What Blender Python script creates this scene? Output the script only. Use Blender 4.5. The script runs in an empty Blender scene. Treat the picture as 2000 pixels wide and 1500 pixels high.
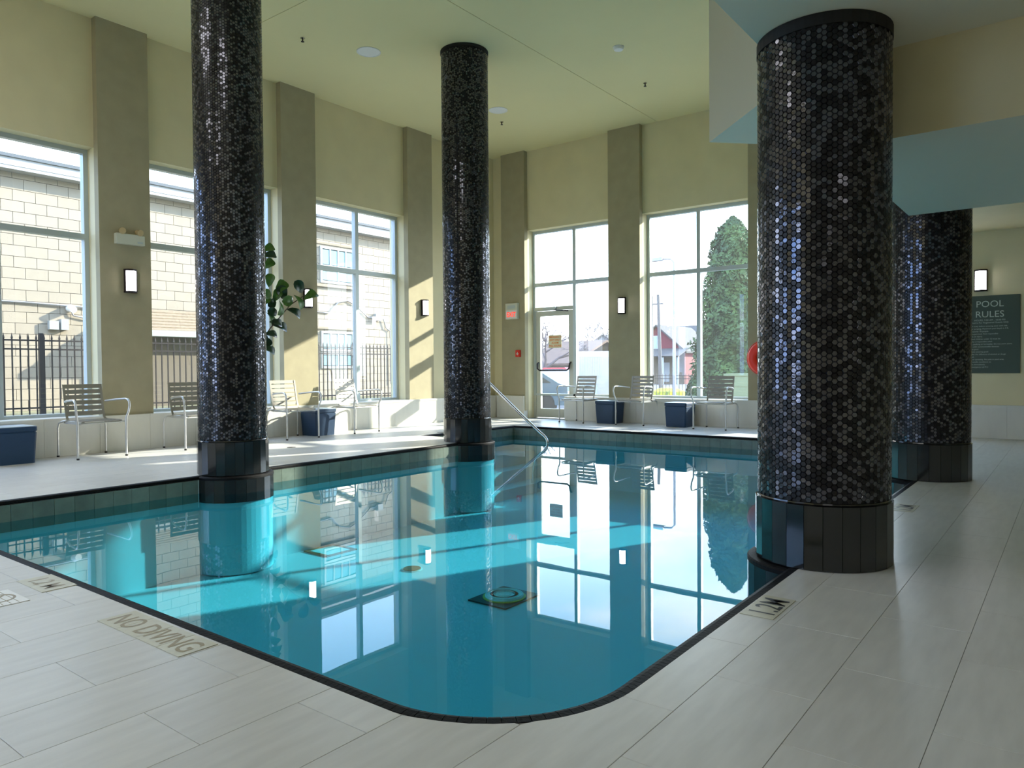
import bpy, math, random
from math import sin, cos, pi, radians, sqrt
from mathutils import Vector, Matrix
random.seed(7)
SC = bpy.context.scene
COL = SC.collection
# ------------------------------------------------------------------ camera
YAW, PIT, ROL, FOC, CAMZ = radians(37.5), radians(-1.18), radians(-.446), 1437., 1.0
cf = Vector((cos(PIT)*cos(YAW), cos(PIT)*sin(YAW), sin(PIT)))
cr = Vector((sin(YAW), -cos(YAW), 0)); cu = cr.cross(cf)
cr, cu = cr*cos(ROL)+cu*sin(ROL), -cr*sin(ROL)+cu*cos(ROL)
cam = bpy.data.cameras.new('camera'); cam.sensor_width = 36; cam.lens = FOC/2000*36
cam.clip_start = .05; cam.clip_end = 500
camo = bpy.data.objects.new('camera', cam); COL.objects.link(camo)
camo.matrix_world = Matrix(((cr.x, cu.x, -cf.x, 0), (cr.y, cu.y, -cf.y, 0), (cr.z, cu.z, -cf.z, CAMZ), (0, 0, 0, 1)))
SC.camera = camo
def at(px, py, ax, v):                       # where the line of sight through a pixel meets the plane axis=v
    d = cf*FOC+cr*(px-1000)-cu*(py-750)
    c = Vector((0, 0, CAMZ)); return c+d*((v-c[ax])/d[ax])
# ------------------------------------------------------------------ light
SC.view_settings.view_transform = 'Standard'; SC.view_settings.look = 'None'
SC.view_settings.gamma = 1; SC.view_settings.use_curve_mapping = False
SC.view_settings.exposure = 0.65
SUN = Vector((-1, .42, -.445)).normalized()
sl = bpy.data.lights.new('sun', 'SUN'); sl.energy = 10.5; sl.angle = radians(.6); sl.color = (1, .93, .8)
so = bpy.data.objects.new('sun', sl); COL.objects.link(so)
so.rotation_euler = SUN.to_track_quat('-Z', 'Y').to_euler(); so.location = (40, -5, 20)
def area(name, x, y, z, sx_, sy_, power, col=(1, .97, .93), rot=(0, 0, 0)):
    a = bpy.data.lights.new(name, 'AREA'); a.shape = 'RECTANGLE'; a.size = sx_; a.size_y = sy_; a.energy = power; a.color = col
    o = bpy.data.objects.new(name, a); COL.objects.link(o); o.location = (x, y, z); o.rotation_euler = rot; return o
# added fill lights, unseen above and behind the viewer, to brighten the hall
FILL_PANELS = [(-3.2, 3.2, 5.365, 1.8, 1.8, 26), (-3.2, 7.2, 5.365, 1.8, 1.8, 26), (.8, 3.6, 5.365, 1.8, 1.8, 26), (.8, 7.4, 5.365, 1.8, 1.8, 26),
          (-2.2, -1.6, 2.685, 1.2, 1.2, 4), (1.2, -1.8, 2.685, 1.2, 1.2, 4)]
for p in FILL_PANELS: area('added_fill_light', *p)
W = bpy.data.worlds.new('sky'); SC.world = W; W.use_nodes = True
nt = W.node_tree; nt.nodes.clear()
def N(t, nt, **k):
    n = nt.nodes.new(t)
    for a, b in k.items():
        if a in n.inputs: n.inputs[a].default_value = b
        else: setattr(n, a, b)
    return n
tc = N('ShaderNodeTexCoord', nt); sx = N('ShaderNodeSeparateXYZ', nt)
rp = N('ShaderNodeValToRGB', nt); e = rp.color_ramp.elements
e[0].position = 0; e[0].color = (.80, .86, .92, 1); e[1].position = 1; e[1].color = (.12, .32, .80, 1)
for p, c in ((.22, (.62, .80, .98)), (.42, (.30, .56, .95))):
    q = e.new(p); q.color = (*c, 1)
ns = N('ShaderNodeTexNoise', nt, Scale=2.2, Detail=6., Roughness=.55)
mp = N('ShaderNodeMapping', nt); mp.inputs['Scale'].default_value = (1, 1, 3)
cr2 = N('ShaderNodeValToRGB', nt); cr2.color_ramp.elements[0].position = .46; cr2.color_ramp.elements[1].position = .62
mx = N('ShaderNodeMix', nt, data_type='RGBA'); mx.inputs[7].default_value = (.98, .98, 1, 1)
mul = N('ShaderNodeMath', nt, operation='MULTIPLY'); mul.inputs[1].default_value = .8
bg = N('ShaderNodeBackground', nt, Strength=5.0); ou = N('ShaderNodeOutputWorld', nt)
L = nt.links.new
L(tc.outputs['Generated'], sx.inputs[0]); L(sx.outputs[2], rp.inputs[0]); L(tc.outputs['Generated'], mp.inputs[0])
L(mp.outputs[0], ns.inputs['Vector']); L(ns.outputs[0], cr2.inputs[0]); L(cr2.outputs[0], mul.inputs[0])
L(mul.outputs[0], mx.inputs[0]); dp = N('ShaderNodeVectorMath', nt, operation='DOT_PRODUCT'); dp.inputs[1].default_value = (.92, -.39, 0)
mr = N('ShaderNodeMapRange', nt); mr.inputs[1].default_value = -.9; mr.inputs[2].default_value = .5; mr.inputs[3].default_value = .85; mr.inputs[4].default_value = 0
mb_ = N('ShaderNodeMix', nt, data_type='RGBA'); mb_.inputs[7].default_value = (.22, .42, .92, 1)
L(tc.outputs['Generated'], dp.inputs[0]); L(dp.outputs['Value'], mr.inputs[0]); L(mr.outputs[0], mb_.inputs[0]); L(rp.outputs[0], mb_.inputs[6])
L(mb_.outputs[2], mx.inputs[6]); L(mx.outputs[2], bg.inputs[0]); L(bg.outputs[0], ou.inputs[0])
# ------------------------------------------------------------------ materials
def mat(name, col, rough=.5, metal=0, spec=.5, noise=0, nscale=8, stretch=(1, 1, 1), bump=0, bscale=60, col2=None, emit=0, coat=0, alpha=None, objvar=0):
    m = bpy.data.materials.new(name); m.use_nodes = True; t = m.node_tree
    b = t.nodes['Principled BSDF']
    b.inputs['Base Color'].default_value = (*col, 1); b.inputs['Roughness'].default_value = rough
    b.inputs['Metallic'].default_value = metal; b.inputs['Specular IOR Level'].default_value = spec
    b.inputs['Coat Weight'].default_value = coat
    if emit: b.inputs['Emission Color'].default_value = (*col, 1); b.inputs['Emission Strength'].default_value = emit
    if noise or bump:
        c = N('ShaderNodeTexCoord', t); mpp = N('ShaderNodeMapping', t); mpp.inputs['Scale'].default_value = stretch
        geo = N('ShaderNodeNewGeometry', t)
        t.links.new(geo.outputs['Position'], mpp.inputs[0])
    if noise:
        n = N('ShaderNodeTexNoise', t, Scale=float(nscale), Detail=5.); t.links.new(mpp.outputs[0], n.inputs['Vector'])
        r = N('ShaderNodeValToRGB', t)
        r.color_ramp.elements[0].position = .3; r.color_ramp.elements[1].position = .7
        c2 = col2 or tuple(max(0, x*(1-noise)) for x in col)
        r.color_ramp.elements[0].color = (*c2, 1); r.color_ramp.elements[1].color = (*col, 1)
        t.links.new(n.outputs[0], r.inputs[0]); t.links.new(r.outputs[0], b.inputs['Base Color'])
        if objvar:
            oi = N('ShaderNodeObjectInfo', t); hs = N('ShaderNodeHueSaturation', t)
            mr = N('ShaderNodeMapRange', t); mr.inputs[3].default_value = 1-objvar; mr.inputs[4].default_value = 1+objvar
            t.links.new(oi.outputs['Random'], mr.inputs[0]); t.links.new(mr.outputs[0], hs.inputs['Value'])
            t.links.new(r.outputs[0], hs.inputs['Color']); t.links.new(hs.outputs[0], b.inputs['Base Color'])
    if bump:
        n2 = N('ShaderNodeTexNoise', t, Scale=float(bscale), Detail=3.); t.links.new(mpp.outputs[0], n2.inputs['Vector'])
        bm = N('ShaderNodeBump', t, Strength=float(bump), Distance=.01); t.links.new(n2.outputs[0], bm.inputs['Height'])
        t.links.new(bm.outputs[0], b.inputs['Normal'])
    return m
def glassmat(name, tint, ior=1.45, bump=0, rough=0, haze=0):
    m = bpy.data.materials.new(name); m.use_nodes = True; t = m.node_tree; t.nodes.clear()
    o = N('ShaderNodeOutputMaterial', t); tr = N('ShaderNodeBsdfTransparent', t); tr.inputs[0].default_value = (*tint, 1)
    g = N('ShaderNodeBsdfGlossy', t, Roughness=float(rough)); f = N('ShaderNodeFresnel', t, IOR=ior); x = N('ShaderNodeMixShader', t)
    gb = N('ShaderNodeNewGeometry', t); mi_ = N('ShaderNodeMapRange', t); mi_.inputs[3].default_value = ior; mi_.inputs[4].default_value = 1/ior
    t.links.new(gb.outputs['Backfacing'], mi_.inputs[0]); t.links.new(mi_.outputs[0], f.inputs['IOR'])   # same reflectance from both sides
    t.links.new(f.outputs[0], x.inputs[0]); t.links.new(tr.outputs[0], x.inputs[1]); t.links.new(g.outputs[0], x.inputs[2])
    last = x
    if haze:
        d = N('ShaderNodeBsdfTranslucent', t); d.inputs[0].default_value = (.9, .92, .9, 1)
        y = N('ShaderNodeMixShader', t); y.inputs[0].default_value = haze
        t.links.new(x.outputs[0], y.inputs[1]); t.links.new(d.outputs[0], y.inputs[2]); last = y
    t.links.new(last.outputs[0], o.inputs[0])
    if bump:
        geo = N('ShaderNodeNewGeometry', t); n = N('ShaderNodeTexNoise', t, Scale=1.6, Detail=2.)
        bm = N('ShaderNodeBump', t, Strength=bump, Distance=.02)
        t.links.new(geo.outputs['Position'], n.inputs['Vector']); t.links.new(n.outputs[0], bm.inputs['Height'])
        t.links.new(bm.outputs[0], g.inputs['Normal']); t.links.new(bm.outputs[0], f.inputs['Normal'])
    return m
M = dict(
 wall=mat('wall_paint', (.75, .67, .42), .7, noise=.06, nscale=3, bump=.05, bscale=150),
 ceil=mat('ceiling_paint', (.79, .72, .40), .8, noise=.03, nscale=1),
 beige=mat('bulkhead_paint', (.56, .52, .42), .7),
 soffit=mat('soffit_paint', (.80, .78, .62), .7),
 taupe=mat('pilaster_stucco', (.41, .365, .235), .8, noise=.10, nscale=5, bump=.15, bscale=220),
 ledge=mat('ledge_stone', (.72, .71, .64), .35, noise=.10, nscale=6, stretch=(1, 1, .3), objvar=.02),
 floor=mat('floor_tile', (.62, .615, .59), .33, noise=.12, nscale=7, stretch=(.6, 3.5, 1), bump=.04, bscale=40, objvar=.035),
 grout=mat('grout', (.30, .30, .28), .9),
 black=mat('black_glaze', (.004, .004, .005), .12, spec=.5, coat=.3),
 cope=mat('black_nosing', (.004, .004, .005), .55, spec=.12, bump=.2, bscale=90),
 core=mat('dark_grout', (.006, .006, .007), .7),
 hexA=mat('glass_hex_tile', (.105, .105, .125), .08, metal=.7, spec=.8, bump=.05, bscale=70),
 hexB=mat('black_hex_tile', (.006, .006, .008), .30, spec=.35),
 base=mat('slate_glaze', (.012, .013, .014), .10, spec=.75, noise=.2, nscale=12, objvar=.1),
 wline=mat('waterline_tile', (.16, .20, .17), .25, spec=.5, noise=.25, nscale=9, objvar=.12),
 pool=mat('pool_plaster', (.52, .60, .62), .6),
 frame=mat('aluminium_frame', (.50, .56, .56), .4, metal=.25),
 door=mat('door_frame_paint', (.55, .56, .48), .45, metal=.1),
 steel=mat('stainless_steel', (.62, .60, .60), .18, metal=1),
 alu=mat('brushed_aluminium', (.60, .60, .58), .36, metal=.75),
 slat=mat('chair_slats', (.33, .31, .27), .42, metal=.55),
 rub=mat('black_rubber', (.01, .01, .01), .6),
 blue=mat('blue_resin', (.012, .045, .105), .45, noise=.1, nscale=40, bump=.1, bscale=300),
 tbl=mat('table_top', (.42, .52, .60), .3),
 white=mat('white_plastic', (.80, .80, .78), .45),
 offw=mat('ivory_plastic', (.62, .63, .52), .5),
 dark=mat('dark_bronze', (.025, .018, .022), .4, metal=.5),
 lamp=mat('sconce_lens', (1, .96, 1.0), .4, emit=9),
 amber=mat('amber_lens', (.55, .42, .22), .2),
 red=mat('red_plastic', (.70, .02, .01), .35),
 ringred=mat('ring_red', (.85, .03, .01), .4),
 redlit=mat('exit_letters', (1, .05, .03), .4, emit=.8),
 paper=mat('notice_paper', (.85, .78, .55), .7),
 orange=mat('orange_ink', (.85, .28, .04), .7),
 sign=mat('sign_face', (.055, .085, .065), .5),
 text=mat('sign_lettering', (.55, .62, .55), .6),
 cream=mat('marker_tile', (.56, .54, .42), .35, noise=.1, nscale=20),
 ink=mat('black_ink', (.02, .02, .02), .4),
 tan=mat('tan_line', (.32, .27, .18), .5),
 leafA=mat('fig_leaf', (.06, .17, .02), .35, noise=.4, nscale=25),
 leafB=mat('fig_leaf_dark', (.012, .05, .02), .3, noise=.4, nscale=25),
 bark=mat('bark', (.09, .065, .045), .9, bump=.4, bscale=50),
 pot=mat('pot_glaze', (.10, .10, .10), .4), soil=mat('soil', (.03, .02, .012), .95),
 block=mat('painted_block', (.34, .29, .22), .85, noise=.06, nscale=9, bump=.2, bscale=60, objvar=.04),
 mortar=mat('mortar', (.26, .215, .155), .9),
 fascia=mat('metal_fascia', (.36, .36, .36), .5), roofd=mat('roof_edge', (.10, .11, .12), .8),
 shingle=mat('shingle', (.26, .20, .13), .9, noise=.3, nscale=20),
 iron=mat('wrought_iron', (.03, .025, .025), .5, metal=.4),
 win=mat('far_window_glass', (.16, .30, .36), .1, spec=.9), winw=mat('white_window_frame', (.34, .36, .35), .5),
 grass=mat('dry_grass', (.24, .22, .11), .95, noise=.4, nscale=4, bump=.5, bscale=20),
 asphalt=mat('asphalt', (.11, .11, .11), .9, noise=.2, nscale=2),
 ever=mat('evergreen_leaf', (.06, .12, .025), .8, noise=.6, nscale=1.6, col2=(.014, .045, .016)),
 twig=mat('bare_twig', (.11, .09, .09), .9),
 redside=mat('red_siding', (.13, .012, .018), .7), wside=mat('white_siding', (.22, .22, .215), .7),
 tanside=mat('tan_siding', (.15, .125, .09), .8), roofb=mat('brown_roof', (.14, .085, .06), .9, noise=.3, nscale=3),
 roofg=mat('grey_roof', (.075, .07, .065), .9, noise=.2, nscale=3),
 wood=mat('weathered_pole', (.13, .12, .11), .9), galv=mat('galvanised', (.30, .30, .31), .5, metal=.5),
 carw=mat('white_car_paint', (.40, .41, .42), .2, coat=.5), carr=mat('red_car_paint', (.55, .02, .02), .25, coat=.5),
 carb=mat('blue_grey_car_paint', (.10, .16, .20), .25, coat=.5),
 tyre=mat('tyre', (.015, .015, .015), .7), cglass=mat('car_glass', (.02, .035, .04), .05, spec=.8),
 bin=mat('green_bin', (.16, .22, .14), .6), flower=mat('yellow_flowers', (.6, .5, .03), .9, noise=.5, nscale=5, col2=(.12, .18, .03)),
 drain=mat('brown_drain', (.16, .08, .03), .5), dwhite=mat('drain_plastic', (.55, .75, .72), .5), yel=mat('yellow_band', (.55, .40, .05), .5),
 glass=glassmat('window_glass', (.95, .97, .96), 1.45, haze=.008),
 water=glassmat('pool_water_surface', (.24, .72, .85), 1.33, bump=.02),
)
# ------------------------------------------------------------------ helpers
class MB:
    def __init__(s): s.v = []; s.f = []; s.m = []
    def add(s, vs, fs, mi=0):
        o = len(s.v); s.v += [tuple(x) for x in vs]; s.f += [tuple(i+o for i in f) for f in fs]; s.m += [mi]*len(fs); return s
    def box(s, x0, y0, z0, x1, y1, z1, mi=0, bev=0):
        if x0 > x1: x0, x1 = x1, x0
        if y0 > y1: y0, y1 = y1, y0
        if z0 > z1: z0, z1 = z1, z0
        if bev:
            b = bev
            vs = [(x0, y0, z0), (x1, y0, z0), (x1, y1, z0), (x0, y1, z0), (x0, y0, z1-b), (x1, y0, z1-b), (x1, y1, z1-b), (x0, y1, z1-b),
                  (x0+b, y0+b, z1), (x1-b, y0+b, z1), (x1-b, y1-b, z1), (x0+b, y1-b, z1)]
            fs = [(3, 2, 1, 0), (0, 1, 5, 4), (1, 2, 6, 5), (2, 3, 7, 6), (3, 0, 4, 7), (4, 5, 9, 8), (5, 6, 10, 9), (6, 7, 11, 10), (7, 4, 8, 11), (8, 9, 10, 11)]
            return s.add(vs, fs, mi)
        vs = [(x, y, z) for z in (z0, z1) for x, y in ((x0, y0), (x1, y0), (x1, y1), (x0, y1))]
        return s.add(vs, [(3, 2, 1, 0), (4, 5, 6, 7), (0, 1, 5, 4), (1, 2, 6, 5), (2, 3, 7, 6), (3, 0, 4, 7)], mi)
    def prism(s, pts, z0, z1, mi=0):           # pts CCW in xy
        n = len(pts)
        vs = [(x, y, z0) for x, y in pts]+[(x, y, z1) for x, y in pts]
        return s.add(vs, [tuple(range(n-1, -1, -1)), tuple(range(n, 2*n))]+[(i, (i+1) % n, (i+1) % n+n, i+n) for i in range(n)], mi)
    def extr(s, pts, ax, a0, a1, mi=0):        # pts are (p,q) in the plane across axis ax
        def mk(p, q, a): return (a, p, q) if ax == 0 else (p, a, q)
        n = len(pts)
        vs = [mk(p, q, a0) for p, q in pts]+[mk(p, q, a1) for p, q in pts]
        return s.add(vs, [tuple(range(n-1, -1, -1)), tuple(range(n, 2*n))]+[(i, (i+1) % n, (i+1) % n+n, i+n) for i in range(n)], mi)
    def tube(s, pts, r, seg=8, mi=0, r2=None):
        pts = [Vector(p) for p in pts]; n = len(pts); vs = []; fs = []
        up = Vector((0, 0, 1)); prev = None
        for i, p in enumerate(pts):
            d = (pts[min(i+1, n-1)]-pts[max(i-1, 0)]).normalized()
            if prev is None:
                a = d.cross(up if abs(d.z) < .9 else Vector((1, 0, 0))).normalized()
            else:
                a = (prev-d*prev.dot(d)).normalized()
            prev = a; b = d.cross(a)
            rr = r if r2 is None else r+(r2-r)*i/(n-1)
            vs += [p+(a*cos(2*pi*k/seg)+b*sin(2*pi*k/seg))*rr for k in range(seg)]
        for i in range(n-1):
            fs += [(i*seg+k, i*seg+(k+1) % seg, (i+1)*seg+(k+1) % seg, (i+1)*seg+k) for k in range(seg)]
        fs += [tuple(range(seg-1, -1, -1)), tuple((n-1)*seg+k for k in range(seg))]
        return s.add(vs, fs, mi)
    def lathe(s, prof, cx=0, cy=0, seg=24, mi=0, caps=True):
        n = len(prof); vs = [(cx+r*cos(2*pi*k/seg), cy+r*sin(2*pi*k/seg), z) for r, z in prof for k in range(seg)]
        fs = [(i*seg+k, i*seg+(k+1) % seg, (i+1)*seg+(k+1) % seg, (i+1)*seg+k) for i in range(n-1) for k in range(seg)]
        if caps: fs += [tuple(range(seg-1, -1, -1)), tuple((n-1)*seg+k for k in range(seg))]
        return s.add(vs, fs, mi)
    def mesh(s, name, mats, smooth=False):
        me = bpy.data.meshes.new(name); me.from_pydata(s.v, [], s.f)
        for m in (mats if isinstance(mats, (list, tuple)) else [mats]): me.materials.append(m)
        if any(s.m): me.polygons.foreach_set('material_index', s.m)
        if smooth:
            me.polygons.foreach_set('use_smooth', [True]*len(me.polygons))
            me.set_sharp_from_angle(angle=radians(40))
        me.update(); return me
    def build(s, name, mats, parent=None, smooth=False, **k): return put(name, s.mesh(name, mats, smooth), parent, **k)
def put(name, me, parent=None, loc=None, mw=None, label=None, cat=None, group=None, kind=None):
    o = bpy.data.objects.new(name, me); COL.objects.link(o)
    if parent: o.parent = parent
    if loc: o.location = loc
    if mw is not None: o.matrix_local = mw
    return tag(o, label, cat, group, kind)
def tag(o, label=None, cat=None, group=None, kind=None):
    if label: o['label'] = label
    if cat: o['category'] = cat
    if group: o['group'] = group
    if kind: o['kind'] = kind
    return o
def empty(name, loc=(0, 0, 0), rz=0, label=None, cat=None, group=None, kind=None):
    o = bpy.data.objects.new(name, None); COL.objects.link(o); o.location = loc; o.rotation_euler = (0, 0, rz); o.empty_display_size = .1
    return tag(o, label, cat, group, kind)
def copy_tree(o, parent=None):
    c = o.copy(); COL.objects.link(c); c.parent = parent
    for ch in list(o.children): copy_tree(ch, c)
    return c
def textmesh(body, size, bold=0, align='CENTER', sp=1.0, ext=.0008):
    cu_ = bpy.data.curves.new('lettering', 'FONT'); cu_.body = body; cu_.size = size; cu_.align_x = align; cu_.extrude = ext
    cu_.offset = bold; cu_.space_line = sp; cu_.resolution_u = 3
    o = bpy.data.objects.new('lettering', cu_); COL.objects.link(o)
    dg = bpy.context.evaluated_depsgraph_get(); dg.update()
    me = bpy.data.meshes.new_from_object(o.evaluated_get(dg)); bpy.data.objects.remove(o); bpy.data.curves.remove(cu_); return me
def lettering(body, size, m, parent, origin, right, up, **k):
    lab = k.pop('label', None)
    me = textmesh(body, size, **k); me.materials.clear(); me.materials.append(m)
    r = Vector(right); u = Vector(up); n = r.cross(u)
    o = put('lettering', me, parent, label=lab)
    mw = Matrix(((r.x, u.x, n.x, origin[0]), (r.y, u.y, n.y, origin[1]), (r.z, u.z, n.z, origin[2]), (0, 0, 0, 1)))
    o.matrix_local = mw
    return o
CZ = 5.38; YL = 9.60; XB = 11.95; WZ = 3.79; TZ = 2.70; LZ = .455; WATER = -.165; PD = -.95
YG = 9.93; XG = 12.28; X0, Y0 = -5.2, -3.6
# ------------------------------------------------------------------ floor
PX0, PX1, PY0, PY1, RC = 1.53, 10.27, 1.14, 6.625, .50
AX0, AY1 = 8.05, 7.84
OUT = [(PX0, PY1)]+[(PX0+RC-RC*cos(a), PY0+RC-RC*sin(a)) for a in [pi/2*i/20 for i in range(21)]]+[(PX1, PY0), (PX1, AY1), (AX0, AY1), (AX0, PY1)]
# path runs from the far-left corner down the left edge, round the corner, along the right edge (pool interior on the left hand)
fl = empty('floor', kind='structure', label='pale grey tiled pool deck around the pool')
g = MB(); CW = .055
zt, zb = -.0025, -.10
g.box(X0, Y0, zb, PX0-CW, YL+.4, zt); g.box(PX0-CW, Y0, zb, XB+.4, PY0-CW, zt); g.box(PX1+CW, PY0-CW, zb, XB+.4, YL+.4, zt)
g.box(PX0-CW, PY1+CW, zb, AX0-CW, YL+.4, zt); g.box(AX0-CW, AY1+CW, zb, PX1+CW, YL+.4, zt)
R2 = RC+CW; cx, cy = PX0+RC, PY0+RC
arc = [(cx-R2*cos(a), cy-R2*sin(a)) for a in [pi/2*i/16 for i in range(17)]]
g.prism([(PX0-CW, PY0-CW)]+arc[::-1], zb, zt)
g.build('grout_bed', M['grout'], fl)
def gcorner(x):                         # upper limit of the deck near the rounded corner
    if x <= PX0-CW: return 99
    if x >= cx: return PY0-CW
    return cy-sqrt(max(0, R2*R2-(x-cx)**2))
tiles = []
GAP = .0007; B = .001
def tile_poly(pts):
    n = len(pts); mx_ = sum(p[0] for p in pts)/n; my = sum(p[1] for p in pts)/n
    mb = MB(); top = []
    for x, y in pts:
        d = sqrt((x-mx_)**2+(y-my)**2) or 1
        top.append((x-(x-mx_)/d*B*1.4, y-(y-my)/d*B*1.4))
    vs = [(x, y, -.0024) for x, y in pts]+[(x, y, -B) for x, y in pts]+[(x, y, 0) for x, y in top]
    fs = [tuple(range(2*n, 3*n))]+[(i, (i+1) % n, (i+1) % n+n, i+n) for i in range(n)]+[(i+n, (i+1) % n+n, (i+1) % n+2*n, i+2*n) for i in range(n)]
    mb.add(vs, fs); return mb, (mx_, my)
def rects(x0, y0, x1, y1):              # tile rectangle minus the pool, away from the rounded corner
    out = [(x0, y0, x1, y1)]
    for hx0, hy0, hx1, hy1 in ((PX0-CW, PY0-CW, PX1+CW, PY1+CW), (AX0-CW, PY1, PX1+CW, AY1+CW)):
        new = []
        for a, b, c, d in out:
            if c <= hx0 or a >= hx1 or d <= hy0 or b >= hy1: new.append((a, b, c, d)); continue
            if a < hx0: new.append((a, b, hx0, d)); a = hx0
            if c > hx1: new.append((hx1, b, c, d)); c = hx1
            if b < hy0: new.append((a, b, c, hy0))
            if d > hy1: new.append((a, hy1, c, d))
        out = new
    return [r for r in out if r[2]-r[0] > .02 and r[3]-r[1] > .02]
TW, TL = .31, .62
for k in range(-13, 31):
    ya = .305+TW*k; yb = ya+TW
    ya_, yb_ = max(ya, Y0), min(yb, YL-.03)
    if yb_-ya_ < .02: continue
    x = 1.035+(0 if k % 2 else .31)-TL*12
    while x < XB:
        xa, xb = max(x, X0), min(x+TL, XB-.03)
        if xb-xa > .03:
            a, b, c, d = xa+GAP, ya_+GAP, xb-GAP, yb_-GAP
            if c > PX0-CW and a < cx and b < cy and d > PY0-CW-.001 and not (c <= PX0-CW):
                xs = [a]+[t for t in [PX0-CW+j*(cx-PX0+CW)/14 for j in range(15)] if a < t < c]+[c]
                if a < PX0-CW: pts_up = [(min(PX0-CW, c), d)]
                else: pts_up = []
                up = [(t, min(d, gcorner(t))) for t in xs if t > PX0-CW-.0001 or t == a]
                if a < PX0-CW: up = [(a, d), (PX0-CW-.0005, d)]+[(t, min(d, gcorner(t+1e-4))) for t in xs if t > PX0-CW]
                up = [p for p in up if p[1] > b+.003]
                if len(up) >= 2:
                    pts = [(a, b), (up[-1][0] if up[-1][0] < c-.001 else c, b)]+up[::-1]
                    cl = [pts[0]]
                    for p in pts[1:]:
                        if abs(p[0]-cl[-1][0])+abs(p[1]-cl[-1][1]) > .0005: cl.append(p)
                    if len(cl) >= 3: tiles.append((cl, ((a+c)/2, (b+d)/2), 0))
            else:
                for r in rects(a, b, c, d): tiles.append(([(r[0], r[1]), (r[2], r[1]), (r[2], r[3]), (r[0], r[3])], ((r[0]+r[2])/2, (r[1]+r[3])/2), 1))
        x += TL
def score(c):
    v = Vector((c[0], c[1], 0))-Vector((0, 0, CAMZ)); z = v.dot(cf)
    if z < .3: return -1
    px, py = FOC*v.dot(cr)/z, -FOC*v.dot(cu)/z
    if abs(px) > 1150 or abs(py) > 900: return -1
    return 1/z**3
tiles.sort(key=lambda t: -score(t[1]))
restm = MB(); cache = {}
for i, (pts, c, isr) in enumerate(tiles):
    if i < 296 and score(c) > 0:
        w, h = pts[1][0]-pts[0][0], pts[2][1]-pts[1][1]
        key = (round(w, 3), round(h, 3)) if isr else None
        if key and key in cache: me, (ox, oy) = cache[key]; put('tile', me, fl, loc=(c[0]-ox, c[1]-oy, 0))
        else:
            mb, cc = tile_poly(pts); me = mb.mesh('tile', M['floor']); put('tile', me, fl)
            if key: cache[key] = (me, c)
    else:
        mb, _ = tile_poly(pts); restm.add(mb.v, mb.f)
restm.build('floor_tiles', M['floor'], fl, kind='stuff')
# ------------------------------------------------------------------ pool
pool = empty('pool_basin', kind='structure', label='sunken swimming pool lined in pale blue plaster with a rounded near corner')
def offs(pts, d):
    n = len(pts); out = []
    for i in range(n):
        p0, p1, p2 = Vector(pts[i-1]), Vector(pts[i]), Vector(pts[(i+1) % n])
        a = (p1-p0).normalized(); b = (p2-p1).normalized()
        na, nb = Vector((a.y, -a.x)), Vector((b.y, -b.x)); m_ = (na+nb)
        m_ = m_/(1+na.dot(nb)) if (1+na.dot(nb)) > .1 else na
        out.append(tuple(p1+m_*d))
    return out
PO = offs(OUT, .15); n = len(OUT)
w = MB(); vs = [(x, y, z) for z in (-.03, PD) for x, y in OUT]+[(x, y, z) for z in (-.03, PD) for x, y in PO]
fs = []
for i in range(n):
    j = (i+1) % n
    fs += [(i, j, j+n, i+n), (j+2*n, i+2*n, i+3*n, j+3*n), (i, i+2*n, j+2*n, j)]
w.add(vs, fs); w.build('pool_wall', M['pool'], pool)
fb = MB(); fb.prism(PO, PD-.1, PD); fb.build('pool_floor', M['pool'], pool)
st = MB()
for i, zz in enumerate((-.40, -.60, -.80)):
    st.box(AX0+.001, AY1-.45-.33*i, PD+.001, PX1-.001, AY1-.001-.33*i if i else AY1-.001, zz)
st.build('entry_steps', M['pool'], pool)
wt = MB(); wo = offs(OUT, .01); wt.add([(x, y, WATER) for x, y in wo], [tuple(range(n))])
wt.build('water_surface', M['water'], None, kind='structure', label='still turquoise pool water reflecting the windows')
# waterline tiles on the walls that face the camera
tw = .155; ti = 0
def wtile(x0, y0, x1, y1, par=pool):
    MB().box(x0, y0, -.245, x1, y1, -.034).build('waterline_tile', M['wline'], par)
x = PX0+.01
while x < AX0-.02:
    if abs(x-4.02) > .36: wtile(x+.001, PY1-.009, min(x+tw, AX0)-.0015, PY1+.001)
    x += tw
x = AX0
while x < PX1-.02: wtile(x+.001, AY1-.009, min(x+tw, PX1)-.0015, AY1+.001); x += tw
y = PY0
while y < AY1-.02: wtile(PX1-.009, y+.001, PX1+.001, min(y+tw, AY1)-.0015); y += tw
# black nosing of small glazed pieces
def nose(p, q, P2, Q2):                   # inner edge p->q, outer edge P2->Q2
    m_ = MB(); prof = ((1, -.0045), (1, .0), (.45, .0015), (.12, -.004), (0, -.014), (0, -.034), (.3, -.034))
    vs = []
    for (ix, iy), (ox, oy) in ((p, P2), (q, Q2)):
        vs += [(ix+(ox-ix)*t, iy+(oy-iy)*t, z) for t, z in prof]
    k = len(prof)
    m_.add(vs, [tuple(range(k)), tuple(range(2*k-1, k-1, -1))]+[(i, i+k, (i+1) % k+k, (i+1) % k) for i in range(k)]); return m_
ON = offs(OUT, CW); seglist = []
for i in range(n):
    a, b, A_, B_ = Vector(OUT[i]), Vector(OUT[(i+1) % n]), Vector(ON[i]), Vector(ON[(i+1) % n])
    c_ = max(1, round((b-a).length/.0265))
    for j in range(c_):
        t0, t1 = (j+.03)/c_, (j+.97)/c_
        seglist.append((a.lerp(b, t0), a.lerp(b, t1), A_.lerp(B_, t0), A_.lerp(B_, t1)))
seglist.sort(key=lambda s_: (s_[0]-Vector((0, 0))).length)
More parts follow.
